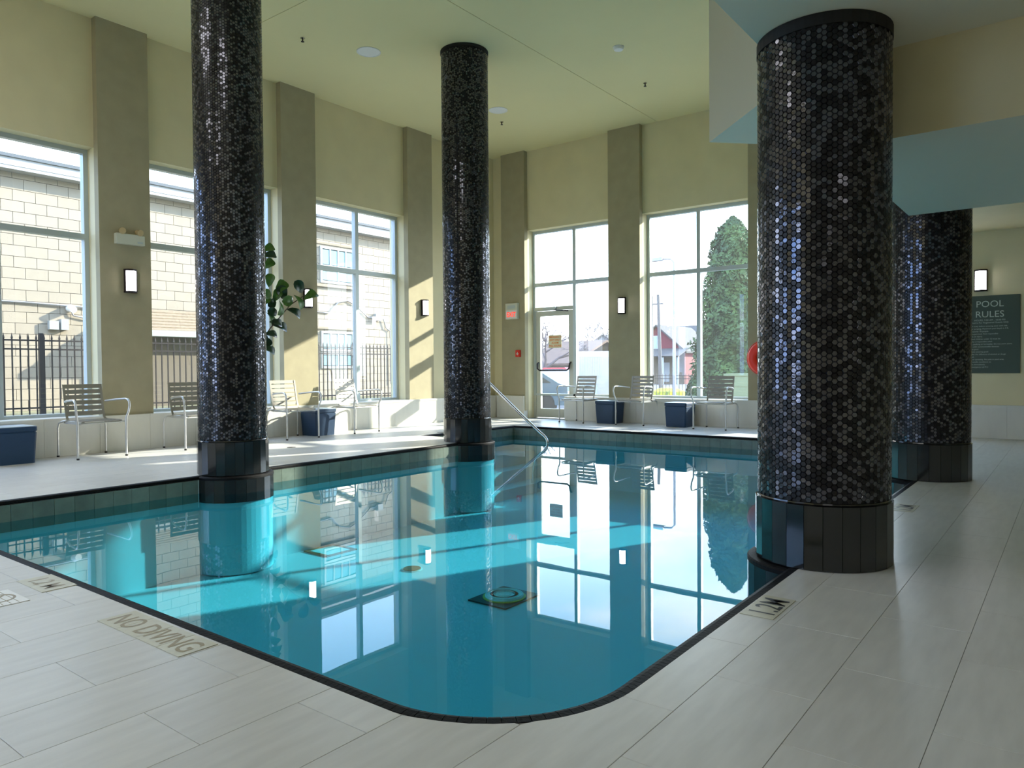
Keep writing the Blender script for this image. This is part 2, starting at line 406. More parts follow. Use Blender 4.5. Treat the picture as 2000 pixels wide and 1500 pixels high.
cp = empty('pool_coping', label='narrow black nosing of small glazed pieces round the pool rim', kind='structure')
rest = MB(); cnt = 0
for s_ in seglist:
    m_ = nose(*s_)
    if cnt < 298 and score((s_[0].x, s_[0].y)) > 0: m_.build('nosing_piece', M['cope'], cp); cnt += 1
    else: rest.add(m_.v, m_.f)
rest.build('nosing', M['cope'], cp, kind='stuff')
bk = MB()
for i in range(n):
    a, b, A_, B_ = Vector(OUT[i]), Vector(OUT[(i+1) % n]), Vector(ON[i]), Vector(ON[(i+1) % n])
    a2, b2 = a.lerp(A_, .08), b.lerp(B_, .08)
    bk.add([(*a2, -.008), (*b2, -.008), (*B_, -.003), (*A_, -.003), (*a2, -.033), (*b2, -.033)], [(0, 1, 2, 3), (4, 5, 1, 0)])
bk.build('nosing_bed', M['core'], cp)
# drains on the pool floor
dz = PD+.002
def P2(px, py): return at(px, py, 2, dz)
d0 = P2(985, 1168)
dr = empty('main_drain', (d0.x, d0.y, dz), label='square main drain with black tile border and round pale grate on pool floor', cat='drain')
MB().box(-.24, -.20, 0, .24, .20, .012).build('tile_border', M['ink'], dr)
MB().lathe([(.185, .012), (.185, .018), (.17, .02), (0.001, .02)], seg=32).build('yellow_ring', M['yel'], dr, label='yellow ring')
gm = MB().lathe([(.165, .02), (.165, .03), (.155, .034), (.001, .036)], seg=32)
gm.build('grate', M['dwhite'], dr, label='pale round grate')
rg = MB()
for r_ in (.05, .085, .12, .15): rg.lathe([(r_, .035), (r_, .040), (r_+.008, .040), (r_+.008, .034)], seg=32)
rg.build('grate_rings', M['dwhite'], dr)
for i in range(4):
    for sx_, sy_ in ((1, 1),): pass
d1 = P2(805, 1112)
dr = empty('floor_inlet', (d1.x, d1.y, dz), label='round brown inlet cover on pool floor', cat='drain')
MB().lathe([(.10, .0), (.10, .004), (.09, .006)], seg=24).build('rim', M['dwhite'], dr, label='pale rim'); MB().lathe([(.088, .005), (.085, .014), (.001, .016)], seg=24).build('cap', M['drain'], dr, label='brown cap')
d2 = P2(615, 1069)
dr = empty('wall_side_drain', (d2.x, min(d2.y, PY1-.25), dz), label='square drain with orange brown frame on pool floor by the left edge', cat='drain')
f_ = MB(); s_ = .2
for a in ((-s_, -s_, s_, -s_+.04), (-s_, s_-.04, s_, s_), (-s_, -s_+.04, -s_+.04, s_-.04), (s_-.04, -s_+.04, s_, s_-.04)): f_.box(a[0], a[1], 0, a[2], a[3], .012)
f_.build('frame', M['drain'], dr); MB().box(-.16, -.16, 0, .16, .16, .006).build('grate', M['dwhite'], dr, label='pale grate')
# ------------------------------------------------------------------ walls
wl = empty('wall_left', kind='structure', label='beige left wall with tall windows between taupe pilasters')
PIL = [-3.78, -1.14, 1.51, 4.15, 6.80, 9.46]; PWID = .635
ends = []
for i, xa in enumerate(PIL):
    MB().box(xa, YL, LZ-.3, xa+PWID, YL+.11, CZ).build('pilaster', M['taupe'], wl)
    MB().box(xa, YL+.11, 0, xa+PWID, YG+.15, CZ).build('wall_pier', M['wall'], wl)
bays = [(PIL[i]+PWID, PIL[i+1]) for i in range(5)]
for a, b in bays: MB().box(a, YL+.11, WZ, b, YG+.15, CZ).build('bulkhead', M['wall'], wl)
MB().box(X0, YL+.11, 0, PIL[0], YG+.15, CZ).build('wall_end', M['wall'], wl)
MB().box(PIL[5]+PWID, YL+.11, 0, XB+.48, YG+.15, CZ).build('wall_corner', M['wall'], wl)
for a, b in bays: MB().box(a, YL+.2, 0, b, YG+.15, LZ-.035).build('wall_base', M['wall'], wl)
wb = empty('wall_back', kind='structure', label='beige back wall with glazed door bay and large window')
BP = [(8.83, 9.42), (6.25, 6.90), (3.63, 4.28)]
for ya, yb in BP:
    MB().box(XB, ya, LZ-.3, XB+.11, yb, CZ).build('pilaster', M['taupe'], wb)
    MB().box(XB+.11, ya, 0, XG+.12, yb, CZ).build('wall_pier', M['wall'], wb)
for ya, yb in ((6.90, 8.83), (4.28, 6.25), (1.65, 3.63)): MB().box(XB+.11, ya, WZ, XG+.12, yb, CZ).build('bulkhead', M['wall'], wb)
MB().box(XB+.11, 9.42, 0, XG+.12, YL+.11, CZ).build('wall_corner', M['wall'], wb)
MB().box(XB+.02, Y0, 0, XG+.12, 1.65, CZ).build('wall_right_stretch', M['wall'], wb)
MB().box(XB+.2, 1.65, 0, XG+.12, 7.84, LZ-.035).build('wall_base', M['wall'], wb)
MB().box(X0, Y0-.2, 0, XG, Y0, CZ).build('wall_right', M['wall'], None, kind='structure')
wn = empty('wall_near', kind='structure', label='plain near wall behind the viewer')
NW = (4.9, 8.1)
MB().box(X0-.2, Y0-.2, 0, X0, NW[0], CZ).build('wall_panel', M['wall'], wn); MB().box(X0-.2, NW[1], 0, X0, YG+.15, CZ).build('wall_panel', M['wall'], wn)
MB().box(X0-.2, NW[0], 0, X0, NW[1], LZ).build('wall_base', M['wall'], wn); MB().box(X0-.2, NW[0], WZ, X0, NW[1], CZ).build('bulkhead', M['wall'], wn)
for k in FILL_PANELS: MB().box(k[0]-k[3]/2-.04, k[1]-k[4]/2-.04, k[2]+.004, k[0]+k[3]/2+.04, k[1]+k[4]/2+.04, k[2]+.012).build('ceiling_panel', M['white'], wn)  # white plates backing the added fill lights, out of view
# ledges clad in stone tiles
def ledge(nm, horiz, a0, a1, front, back, lab):
    t = empty(nm, kind='structure', label=lab)
    a = a0
    while a < a1-.02:
        b = min(a+.62, a1)
        if horiz: MB().box(a+.001, front, 0.001, b-.001, front+.03, LZ-.002).build('tile', M['ledge'], t); MB().box(a+.001, front-.006, LZ-.035, b-.001, back, LZ, bev=.004).build('cap_tile', M['ledge'], t)
        else: MB().box(front, a+.001, 0.001, front+.03, b-.001, LZ-.002).build('tile', M['ledge'], t); MB().box(front-.006, a+.001, LZ-.035, back, b-.001, LZ, bev=.004).build('cap_tile', M['ledge'], t)
        a = b
    return t
YF, XF = YL-.035, XB-.035
ledge('trim_1', True, X0, XF, YF, YG-.03, 'low stone clad ledge along the left wall')
ledge('trim_2', False, 8.86, YF-.01, XF, XG-.03, 'short stone ledge in the far corner left of the door')
ledge('trim_3', False, Y0, 7.86, XF, XG-.03, 'stone clad ledge along the back wall right of the door')
t2 = bpy.data.objects['trim_2']; MB().box(XF, 8.85, 0.001, XG-.03, 8.86, LZ).build('end_tile', M['ledge'], t2)
t3 = bpy.data.objects['trim_3']; MB().box(XF, 7.86, 0.001, XG-.03, 7.87, LZ).build('end_tile', M['ledge'], t3)
# ------------------------------------------------------------------ ceilings
cl = empty('ceiling', kind='structure', label='high cream ceiling with fine control joints')
JX, JY = 5.52, 5.95; gp = .004
for a, b in ((X0-.2, JX), (JX, XG+.12)):
    for c, d in ((Y0-.2, JY), (JY, YG+.15)):
        MB().box(a+(gp if a == JX else 0), c+(gp if c == JY else 0), CZ, b-(gp if b == JX else 0), d-(gp if d == JY else 0), CZ+.05).build('ceiling_panel', M['ceil'], cl)
MB().box(X0-.2, Y0-.2, CZ+.05, XG+.12, YG+.15, CZ+.2).build('roof_slab', M['grout'], cl)
SX = 4.40
MB().box(X0, Y0, 2.70, SX, 1.345, CZ-.001).build('ceiling_near_soffit', M['soffit'], None, kind='structure', label='lower dropped ceiling over the near deck around the big column')
bb = MB().box(SX, Y0, 2.22, 6.74, 1.09, CZ-.001); bb.m[0] = 1
bb.build('ceiling_bulkhead', [M['wall'], M['soffit']], None, kind='structure', label='deep dropped bulkhead between the two right hand columns')
MB().box(6.74, Y0, 2.83, XB+.02, 1.25, CZ-.001).build('ceiling_far_soffit', M['wall'], None, kind='structure', label='dropped ceiling above the pool rules sign')
zs = 3.3; P_ = at(1385.5, 278, 2, zs)
db_ = MB().prism([(P_.x, P_.y), (P_.x-1.75, P_.y-1.75), (P_.x+.1, P_.y-1.75), (P_.x+1.85, P_.y-1.85)], zs, CZ-.001); db_.m[0] = 1
db_.build('ceiling_diagonal_bulkhead', [M['beige'], M['soffit']], None, kind='structure', label='angled bulkhead hanging beside the big column top')
# ------------------------------------------------------------------ windows
def framewin(nm, horiz, a0, a1, z0, z1, pl, mull, trans, lab, par=None, extra=None):
    t = empty(nm, kind='structure', label=lab)
    F, D = .055, .09
    def bx(u0, z0_, u1, z1_, name, m, d0=-D/2, d1=D/2):
        mb = MB()
        if horiz: mb.box(u0, pl+d0, z0_, u1, pl+d1, z1_)
        else: mb.box(pl+d0, u0, z0_, pl+d1, u1, z1_)
        return mb.build(name, m, t)
    if horiz: fr = [(a0, z0, a0+F, z1), (a1-F, z0, a1, z1), (a0+F, z1-F, a1-F, z1), (a0+F, z0, a1-F, z0+F*.7)]
    else: fr = [(a0, z0, a0+F, z1), (a1-F, z0, a1, z1), (a0+F, z1-F, a1-F, z1), (a0+F, z0, a1-F, z0+F*.7)]
    for q in fr: bx(*q, 'window_frame', M['frame'])
    w_ = .035
    bx(mull-w_, z0+F*.7, mull+w_, z1-F, 'mullion', M['frame'])
    bx(a0+F, trans-w_, mull-w_, trans+w_, 'transom', M['frame']); bx(mull+w_, trans-w_, a1-F, trans+w_, 'transom', M['frame'])
    for u0, u1 in ((a0+F, mull-w_), (mull+w_, a1-F)):
        for zz0, zz1 in ((z0+F*.7, trans-w_), (trans+w_, z1-F)):
            if extra and extra(u0, zz0): continue
            bx(u0, zz0, u1, zz1, 'pane', M['glass'], -.003, .003)
    return t, bx
for i, (a, b) in enumerate(bays):
    framewin('window_%d' % (i+1), True, a, b, LZ, WZ, YG, (a+b)/2+(.06 if i == 4 else 0), TZ, 'tall four pane aluminium window in the left wall')
framewin('window_6', False, 4.28, 6.25, LZ, WZ, XG, 5.26, TZ, 'tall four pane window in the back wall with evergreen outside')
framewin('window_9', False, 1.65, 3.63, LZ, WZ, XG, 2.64, TZ, 'tall four pane window in the back wall behind the big column')
DZ = 2.17
t7, bx7 = framewin('window_7', False, 6.90, 8.83, LZ, WZ, XG, 7.83, TZ, 'glazed bay around the exit door', extra=lambda u, z: u > 7.5 and z < 1)
bx7(7.865, DZ, 8.775, DZ+.07, 'door_head', M['door']); bx7(7.865, DZ+.07, 8.775, TZ-.035, 'pane', M['glass'], -.003, .003)
framewin('window_8', False, NW[0], NW[1], LZ, WZ, X0-.1, 6.5, TZ, 'tall window in the near wall behind the viewer')
MB().box(-90, -60, -1.6, X0-.2, 70, -.3).build('ground_near', M['asphalt'], None, kind='structure')
bx7(8.775, 0, 8.83, LZ, 'door_jamb', M['door']); bx7(7.795, 0, 7.865, LZ+.04, 'door_jamb', M['door'])
dr1 = empty('door_1', kind='structure', label='glass exit door with pale metal frame and crash bar')
def db(y0, z0, y1, z1, nm, m, d0=-.03, d1=.03): return MB().box(XG+d0, y0, z0, XG+d1, y1, z1).build(nm, m, dr1)
db(7.875, .01, 7.975, DZ-.01, 'stile', M['door']); db(8.665, .01, 8.765, DZ-.01, 'stile', M['door'])
db(7.975, .01, 8.665, .19, 'rail', M['door']); db(7.975, DZ-.11, 8.665, DZ-.01, 'rail', M['door'])
db(7.975, .19, 8.665, DZ-.11, 'pane', M['glass'], -.003, .003)
b_ = MB(); b_.tube([(XG-.03, 7.93, 1.12), (XG-.07, 7.93, 1.10), (XG-.085, 7.94, 1.0), (XG-.085, 7.99, .965), (XG-.085, 8.65, .965), (XG-.085, 8.70, 1.0), (XG-.07, 8.71, 1.10), (XG-.03, 8.71, 1.12)], .018)
b_.build('crash_bar', M['dark'], dr1, smooth=True)
db(8.25, DZ+.0, 8.55, DZ+.06, 'door_closer', M['frame'], -.10, -.046)
MB().tube([(XG-.08, 8.30, DZ), (XG-.16, 8.12, DZ-.02), (XG-.04, 7.98, DZ-.03)], .009).build('closer_arm', M['dark'], dr1)
np_ = at(1084, 667, 0, XG-.01)
nt_ = empty('door_notice', (XG-.006, np_.y, np_.z), label='cream paper notice with orange lettering taped to the exit door glass', cat='notice')
MB().box(-.002, -.155, -.13, 0, .155, .13).build('sheet', M['paper'], nt_)
for i, s_ in enumerate(('EMERGENCY', 'EXIT ONLY', 'ALARM', 'WILL SOUND')):
    lettering(s_, .052, M['orange'], nt_, (-.004, 0, .072-.058*i), (0, -1, 0), (0, 0, 1), bold=.001)
# ------------------------------------------------------------------ columns
CR = .320
def hexmesh(R, z0, z1, skip=None):
    cols = 86; dth = 2*pi/cols; px_ = 2*pi*R/cols; pitch = px_/.866; rows = int((z1-z0)/pitch)
    r_out = pitch/sqrt(3)*.955; r_in = r_out*.84
    V = []; F = []; MI = []; singles = []
    for c in range(cols):
        th = c*dth; nrm = Vector((cos(th), sin(th), 0)); tan_ = Vector((-sin(th), cos(th), 0))
        for r in range(rows):
            zc = z0+pitch*(r+.5+(.5 if c % 2 else 0))
            if zc > z1-pitch*.35: continue
            mi = 0 if random.random() < .5 else 1
            a_, b_ = random.gauss(0, .014), random.gauss(0, .014)
            nn = (nrm+tan_*a_+Vector((0, 0, b_))).normalized(); uu = (Vector((0, 0, 1))-nn*nn.z).normalized(); tt = uu.cross(nn)
            ce = nrm*(R+.001)+Vector((0, 0, zc))
            if skip and skip(th, zc, c): singles.append((ce, tt, uu, nn, mi, th, zc)); continue
            o = len(V)
            for k in range(6):
                p = ce+(tt*cos(k*pi/3)+uu*sin(k*pi/3))*r_out; V.append((p.x, p.y, p.z))
            ct = ce+nn*.003
            for k in range(6):
                p = ct+(tt*cos(k*pi/3)+uu*sin(k*pi/3))*r_in; V.append((p.x, p.y, p.z))
            F.append((o+6, o+7, o+8, o+9, o+10, o+11)); MI.append(mi)
            for k in range(6): F.append((o+k, o+(k+1) % 6, o+(k+1) % 6+6, o+k+6)); MI.append(mi)
    me = bpy.data.meshes.new('mosaic'); me.from_pydata(V, [], F); me.materials.append(M['hexA']); me.materials.append(M['hexB'])
    me.polygons.foreach_set('material_index', MI); me.update()
    return me, singles, r_out, r_in
NB = 24
def basetiles(par, R, z0, z1, ang0=0):
    half = pi/NB; wv = R*math.tan(half)-.0012
    me = MB().box(R-.012, -wv, z0, R, wv, z1).mesh('base_tile', M['base'])
    for k in range(NB): put('base_tile', me, par, mw=Matrix.Rotation(ang0+2*half*k, 4, 'Z'))
def column(x, y, top, me, lab, rz, pier=True):
    t = empty('mosaic_column', (x, y, 0), rz, label=lab, cat='column', group='black mosaic columns round the pool')
    MB().lathe([(CR-.004, .3), (CR-.004, top)], seg=86).build('core', M['core'], t)
    put('mosaic', me, t, kind='stuff')
    basetiles(t, .333, .003, .318)
    MB().lathe([(.32, 0.001), (.32, .317), (.3, .3175)], seg=24).build('base_core', M['core'], t)
    MB().lathe([(CR+.004, .318), (CR+.006, .325), (CR+.004, .332), (CR-.003, .333)], seg=48).build('base_trim', M['black'], t)
    if top > 4: MB().lathe([(CR-.01, top-.04), (CR+.012, top-.04), (CR+.012, top-.002), (CR, top-.001)], seg=48).build('collar', M['core'], t)
    else: MB().lathe([(CR-.01, top-.06), (CR+.008, top-.06), (CR+.008, top-.002), (CR, top-.001)], seg=48).build('collar', M['core'], t)
    RP = .375
    MB().lathe([(RP-.012, PD+.01), (RP-.012, -.03), (.3, -.029)], seg=48).build('pier', M['pool'], t)
    MB().lathe([(RP-.02, -.034), (RP+.003, -.034), (RP+.003, -.014), (RP-.004, -.006), (RP-.02, -.0032), (.325, -.0032)], seg=72).build('pier_nosing', M['cope'], t)
    half = pi/NB; wv = RP*math.tan(half)-.001
    me2 = MB().box(RP-.014, -wv, -.25, RP, wv, -.035).mesh('pier_tile', M['base'])
    for k in range(NB): put('pier_tile', me2, t, mw=Matrix.Rotation(2*half*k, 4, 'Z'))
    return t
hm_tall, _, ro, ri = hexmesh(CR, .333, CZ-.05)
hm_short, _, _, _ = hexmesh(CR, .333, 2.83-.05)
RZ3 = .13; C3 = (4.055, 1.057)
facing = (math.atan2(-C3[1], -C3[0])-RZ3) % (2*pi)
def near(th, zc, c):
    d = (th-facing+pi) % (2*pi)-pi
    return abs(d) < .47 and .75 < zc < 1.40
hm3, singles, ro, ri = hexmesh(CR, .333, 2.70-.06, near)
col1 = column(4.10, 6.64, CZ, hm_tall, 'tall black mosaic column on the pool edge nearest the left wall, at left', .4)
col2 = column(7.77, 6.75, CZ, hm_tall, 'tall black mosaic column near the centre beside the pool handrail', 1.9)
col3 = column(C3[0], C3[1], 2.70, hm3, 'big nearest black mosaic column at right beside the 1.2M deck marker', RZ3)
col4 = column(7.50, 1.047, 2.83, hm_short, 'farther right black mosaic column in front of the pool rules sign', .8)
singles.sort(key=lambda s: abs((s[5]-facing+pi) % (2*pi)-pi)*.33+abs(s[6]-1.05)*.25)
hx = []
for mi in (0, 1):
    m_ = MB()
    vs = [(cos(k*pi/3)*ro, sin(k*pi/3)*ro, 0) for k in range(6)]+[(cos(k*pi/3)*ri, sin(k*pi/3)*ri, .003) for k in range(6)]
    m_.add(vs, [(6, 7, 8, 9, 10, 11)]+[(k, (k+1) % 6, (k+1) % 6+6, k+6) for k in range(6)])
    hx.append(m_)
hxm = [hx[0].mesh('hex_tile', M['hexA']), hx[1].mesh('hex_tile', M['hexB'])]
over = MB()
for i, (ce, tt, uu, nn, mi, th, zc) in enumerate(singles):
    mw = Matrix(((tt.x, uu.x, nn.x, ce.x), (tt.y, uu.y, nn.y, ce.y), (tt.z, uu.z, nn.z, ce.z), (0, 0, 0, 1)))
    if i < 298: put('hex_tile', hxm[mi], col3, mw=mw)
    else: over.add([mw @ Vector(v) for v in hx[mi].v], hx[mi].f, mi)
if over.v: over.build('mosaic', [M['hexA'], M['hexB']], col3, kind='stuff')
# ------------------------------------------------------------------ chairs
def make_chair():
    t = empty('patio_armchair', cat='chair')           # faces -Y, origin at floor centre
    W_ = .27
    for s in (-1, 1):
        f = MB()                                        # front leg runs up into the arm
        f.tube([(s*W_, -.27, .012), (s*W_, -.27, .42), (s*(W_+.004), -.27, .46), (s*(W_+.02), -.295, .53), (s*(W_+.028), -.305, .60), (s*(W_+.028), -.295, .645), (s*(W_+.026), -.265, .672), (s*(W_+.022), -.22, .68), (s*(W_+.005), -.02, .668), (s*(W_-.02), .10, .655), (s*(W_-.05), .155, .648)], .0125, 10)
        f.build('arm_and_front_leg', M['alu'], t, smooth=True)
        r = MB(); r.tube([(s*W_, .27, .012), (s*W_, .265, .34), (s*(W_-.01), .25, .40), (s*(W_-.035), .20, .425), (s*(W_-.04), .12, .43)], .0115, 10)
        r.build('rear_leg', M['alu'], t, smooth=True)
        MB().box(s*(W_-.05)-.006, -.255, .395, s*(W_-.05)+.006, .17, .425).build('side_rail', M['alu'], t)
        for yy in (-.27, .27): MB().lathe([(.015, 0), (.016, .016), (.013, .02)], s*W_, yy, 10).build('foot', M['rub'], t, label='black rubber foot')
    MB().tube([(-W_, -.26, .41), (W_, -.26, .41)], .009, 8).build('front_stretcher', M['alu'], t, smooth=True)
    MB().tube([(-W_+.03, .18, .41), (W_-.03, .18, .41)], .009, 8).build('rear_stretcher', M['alu'], t, smooth=True)
    # sheet side strips from seat front round to back top
    prof = [(-.275, .425), (-.26, .437), (-.1, .440), (.10, .436), (.145, .445), (.165, .475), (.185, .53), (.25, .855)]
    hw = .222
    for s in (-1, 1):
        m_ = MB(); vs = []
        for y, z in prof: vs += [(s*hw, y, z), (s*(hw-.028), y, z)]
        vs += [(a, b-.004*(.3 if c < .45 else 1), c-.004) for a, b, c in vs]
        k = len(prof); fs = []
        for i in range(k-1):
            a = 2*i; fs += [(a, a+1, a+3, a+2), (a+2*k, a+2+2*k, a+3+2*k, a+1+2*k), (a, a+2, a+2+2*k, a+2*k), (a+1, a+1+2*k, a+3+2*k, a+3)]
        m_.add(vs, fs); m_.build('side_strip', M['slat'], t)
    for i in range(6):                                  # seat slats
        y0 = -.27+i*.068
        MB().box(-hw+.027, y0, .430, hw-.027, y0+.055, .437).build('seat_slat', M['slat'], t)
    dy, dz_ = .067, .325; L_ = sqrt(dy*dy+dz_*dz_); uy, uz = dy/L_, dz_/L_
    for i in range(6):                                  # back slats
        a = .0+i*.0655+(-.045); b = a+.0505
        if i == 5: b = .332
        q = [(.185+uy*c, .53+uz*c) for c in (a, b)]
        MB().extr([(q[0][0], q[0][1]), (q[0][0]+.006, q[0][1]), (q[1][0]+.006, q[1][1]), (q[1][0], q[1][1])], 0, -hw+.027, hw-.027).build('back_slat', M['slat'], t)
    return t
ch0 = make_chair(); first = True
GL, GB = 'aluminium armchairs along the left ledge', 'aluminium armchairs along the back ledge'
for x, y, rz, lab, grp in (
    (3.88, 9.26, 0, 'aluminium slat armchair in front of the first taupe pilaster, leftmost chair', GL),
    (5.13, 9.22, 0, 'aluminium slat armchair half hidden by the left column, on its left side', GL),
    (6.66, 9.22, -.04, 'aluminium slat armchair emerging right of the left column, left of a blue table', GL),
    (7.87, 9.24, .06, 'sunlit aluminium slat armchair right of the blue table under the fourth left window', GL),
    (11.63, 7.34, -pi/2-.06, 'aluminium slat armchair beside the exit door', GB),
    (11.66, 6.17, -pi/2, 'aluminium slat armchair below the back sconce, between two blue tables', GB),
    (11.50, 4.65, -pi/2, 'aluminium slat armchair in front of the evergreen, nearest the life ring', GB)):
    c = ch0 if first else copy_tree(ch0)
    first = False; c.location = (x, y, 0); c.rotation_euler = (0, 0, rz); c['label'] = lab; c['group'] = grp
def make_table():
    t = empty('side_table', cat='table'); 
    def ring(h, z): return [(-h, -h, z), (h, -h, z), (h, h, z), (-h, h, z)]
    m_ = MB(); hs = [(.178, .001), (.196, .34), (.190, .345), (.190, .352), (.20, .357), (.20, .40), (.196, .405)]
    vs = []
    for h, z in hs:
        b = .02; vs += [(-h+b, -h, z), (h-b, -h, z), (h, -h+b, z), (h, h-b, z), (h-b, h, z), (-h+b, h, z), (-h, h-b, z), (-h, -h+b, z)]
    k = len(hs); fs = [tuple(range(7, -1, -1)), tuple(range(8*(k-1), 8*k))]
    for i in range(k-1): fs += [(8*i+j, 8*i+(j+1) % 8, 8*i+8+(j+1) % 8, 8*i+8+j) for j in range(8)]
    m_.add(vs, fs); m_.build('body', M['blue'], t)
    MB().box(-.19, -.19, .4052, .19, .19, .412, bev=.004).build('top', M['tbl'], t, label='paler blue top panel')
    return t
tb0 = make_table(); first = True
for x, y, lab in ((3.06, 9.33, 'dark blue cube side table at the left edge beside the leftmost chair'),
                  (7.20, 9.31, 'dark blue cube side table between two chairs right of the left column'),
                  (11.70, 6.74, 'dark blue cube side table by the chair nearest the exit door'),
                  (11.62, 5.33, 'dark blue cube side table left of the chair in front of the evergreen')):
    c = tb0 if first else copy_tree(tb0)
    first = False; c.location = (x, y, 0); c['label'] = lab; c['group'] = 'blue cube side tables'
# ------------------------------------------------------------------ sconces (lens faces -Y in local space)
def make_sconce():
    t = empty('wall_sconce', cat='sconce')
    MB().box(-.075, -.03, -.135, .075, 0, .135).build('back_plate', M['dark'], t)
    arcp = [(-.078, 0), (-.078, -.03), (-.05, -.078), (0, -.095), (.05, -.078), (.078, -.03), (.078, 0)]
    for z0, z1 in ((-.150, -.128), (.128, .150)): MB().prism(arcp, z0, z1).build('end_cap', M['dark'], t)
    lens = [(-.066, -.03), (-.045, -.068), (0, -.085), (.045, -.068), (.066, -.03)]
    MB().prism(lens, -.127, .127).build('lens', M['lamp'], t, label='glowing white lens')
    for s in (-1, 1): MB().box(s*.070-.005, -.042, -.128, s*.070+.005, -.03, .128).build('side_strap', M['dark'], t)
    return t
sc0 = make_sconce(); first = True
for x, y, z, rz, lab in ((4.51, YL, 2.155, 0, 'lit wall sconce on the left pilaster below the emergency light'),
                         (7.24, YL, 2.13, 0, 'lit wall sconce behind the fig leaves'),
                         (9.85, YL, 2.14, 0, 'lit wall sconce on the sunlit pilaster left of the centre column'),
                         (XB, 6.61, 2.14, -pi/2, 'lit wall sconce on the back pilaster between door bay and window'),
                         (XB+.02, 1.05, 2.16, -pi/2, 'lit wall sconce above the pool rules sign')):
    c = sc0 if first else copy_tree(sc0)
    first = False; c.location = (x, y, z); c.rotation_euler = (0, 0, rz); c['label'] = lab; c['group'] = 'lit wall sconces'
# emergency light
el = empty('emergency_light', (4.50, YL, 2.68), label='ivory emergency light box with two lamp heads on the left pilaster', cat='emergency light')
MB().box(-.175, -.075, -.065, .175, 0, .065, bev=.008).build('housing', M['offw'], el)
MB().box(.08, -.078, -.045, .15, -.0752, -.02).build('status_panel', M['frame'], el, label='small grey status panel')
for s in (-1, 1):
    hd = MB(); c_ = Vector((s*.10, -.05, .105)); hd.tube([c_+Vector((0, .03, 0)), c_, c_+Vector((s*.01, -.03, -.01)), c_+Vector((s*.012, -.045, -.014))], .028, 12, r2=.042)
    h_ = hd.build('lamp_head', M['amber'], el, smooth=True, label='amber lamp head'); MB().tube([(s*.10, -.04, .064), (s*.10, -.04, .085)], .01).build('swivel', M['offw'], h_)
# exit sign, pull station
ex = empty('exit_sign', (XB, 9.12, 2.17), label='illuminated EXIT sign box left of the glass door', cat='exit sign')
MB().box(-.07, -.15, -.16, 0, .15, .16).build('housing', M['offw'], ex)
MB().box(-.074, -.135, -.15, -.0702, .135, .02).build('face', M['white'], ex, label='white face panel')
lettering('EXIT', .135, M['redlit'], ex, (-.076, 0, -.113), (0, -.85, 0), (0, 0, 1), bold=.002, label='red EXIT letters')
MB().box(-.072, -.10, .05, -.0702, .10, .12).build('battery_cover', M['frame'], ex)
ps = empty('fire_alarm_pull_station', (XB, 8.99, 1.31), label='small red fire alarm pull station below the exit sign', cat='fire alarm')
MB().box(-.045, -.052, -.07, 0, .052, .07, bev=.004).build('body', M['red'], ps)
MB().box(-.049, -.028, -.016, -.0452, .028, .0).build('handle', M['white'], ps, label='white pull bar'); MB().box(-.049, -.007, -.035, -.0452, .007, .03).build('pull_stem', M['white'], ps)
# life ring
lr = empty('life_ring', (XB-.06, 3.99, 1.145), label='red life ring hanging on the back wall by the big column', cat='life ring')
tm = MB(); S1, S2 = 36, 12; vs = []; fs = []
for i in range(S1):
    a = 2*pi*i/S1
    for j in range(S2):
        b = 2*pi*j/S2; r_ = .20+.075*cos(b); vs.append((.05*sin(b), r_*cos(a), r_*sin(a)))
for i in range(S1):
    for j in range(S2): fs.append((i*S2+j, ((i+1) % S1)*S2+j, ((i+1) % S1)*S2+(j+1) % S2, i*S2+(j+1) % S2))
tm.add(vs, fs); tm.build('ring', M['ringred'], lr, smooth=True)
MB().tube([(.055, 0, .12), (-.01, 0, .12), (-.03, 0, .14)], .008).build('hook', M['steel'], lr)
rp_ = MB(); rp_.tube([(0, .285*cos(2*pi*i/40), .285*sin(2*pi*i/40)) for i in range(41)], .006, 6); rp_.build('grab_rope', M['ringred'], lr)
# pool rules sign
sg = empty('pool_rules_sign', (XB+.02, .945, 1.42), label='dark green POOL RULES sign with white lettering on the right wall', cat='sign')
MB().box(-.02, -.345, -.53, 0, .345, .53).build('board', M['sign'], sg)
lettering('POOL', .122, M['text'], sg, (-.0215, 0, .375), (0, -1, 0), (0, 0, 1))
lettering('RULES', .122, M['text'], sg, (-.0215, 0, .235), (0, -1, 0), (0, 0, 1))
lettering('HOURS: 7:00 AM - 10:00 PM\nPool is For Registered Guests Only', .030, M['text'], sg, (-.0215, 0, .185), (0, -1, 0), (0, 0, 1), sp=1.1)
rules = ['Shower with soap before entering your own risk.', 'No diving or jumping. Maximum pool depth is 4 ft.', 'Maximum capacity 18 people.', 'Pool is not supervised. Not responsible', 'for accidents or injury.', 'Swimmers and children under 12 must be',
         'supervised by a responsible adult.', 'No running, pushing or horseplay. Do not swim alone.', 'Any person with communicable diseases', 'must not use pool.', 'Shower before entering pool.', 'No one under the influence of alcohol or drugs', 'may use pool.', 'No spitting or spouting. No pets in pool area.', 'Report any unsafe conditions to', 'management immediately.', 'In case of emergency call 911']
lettering('\n'.join(rules), .0265, M['text'], sg, (-.0215, .325, .105), (0, -1, 0), (0, 0, 1), align='LEFT', sp=1.32)
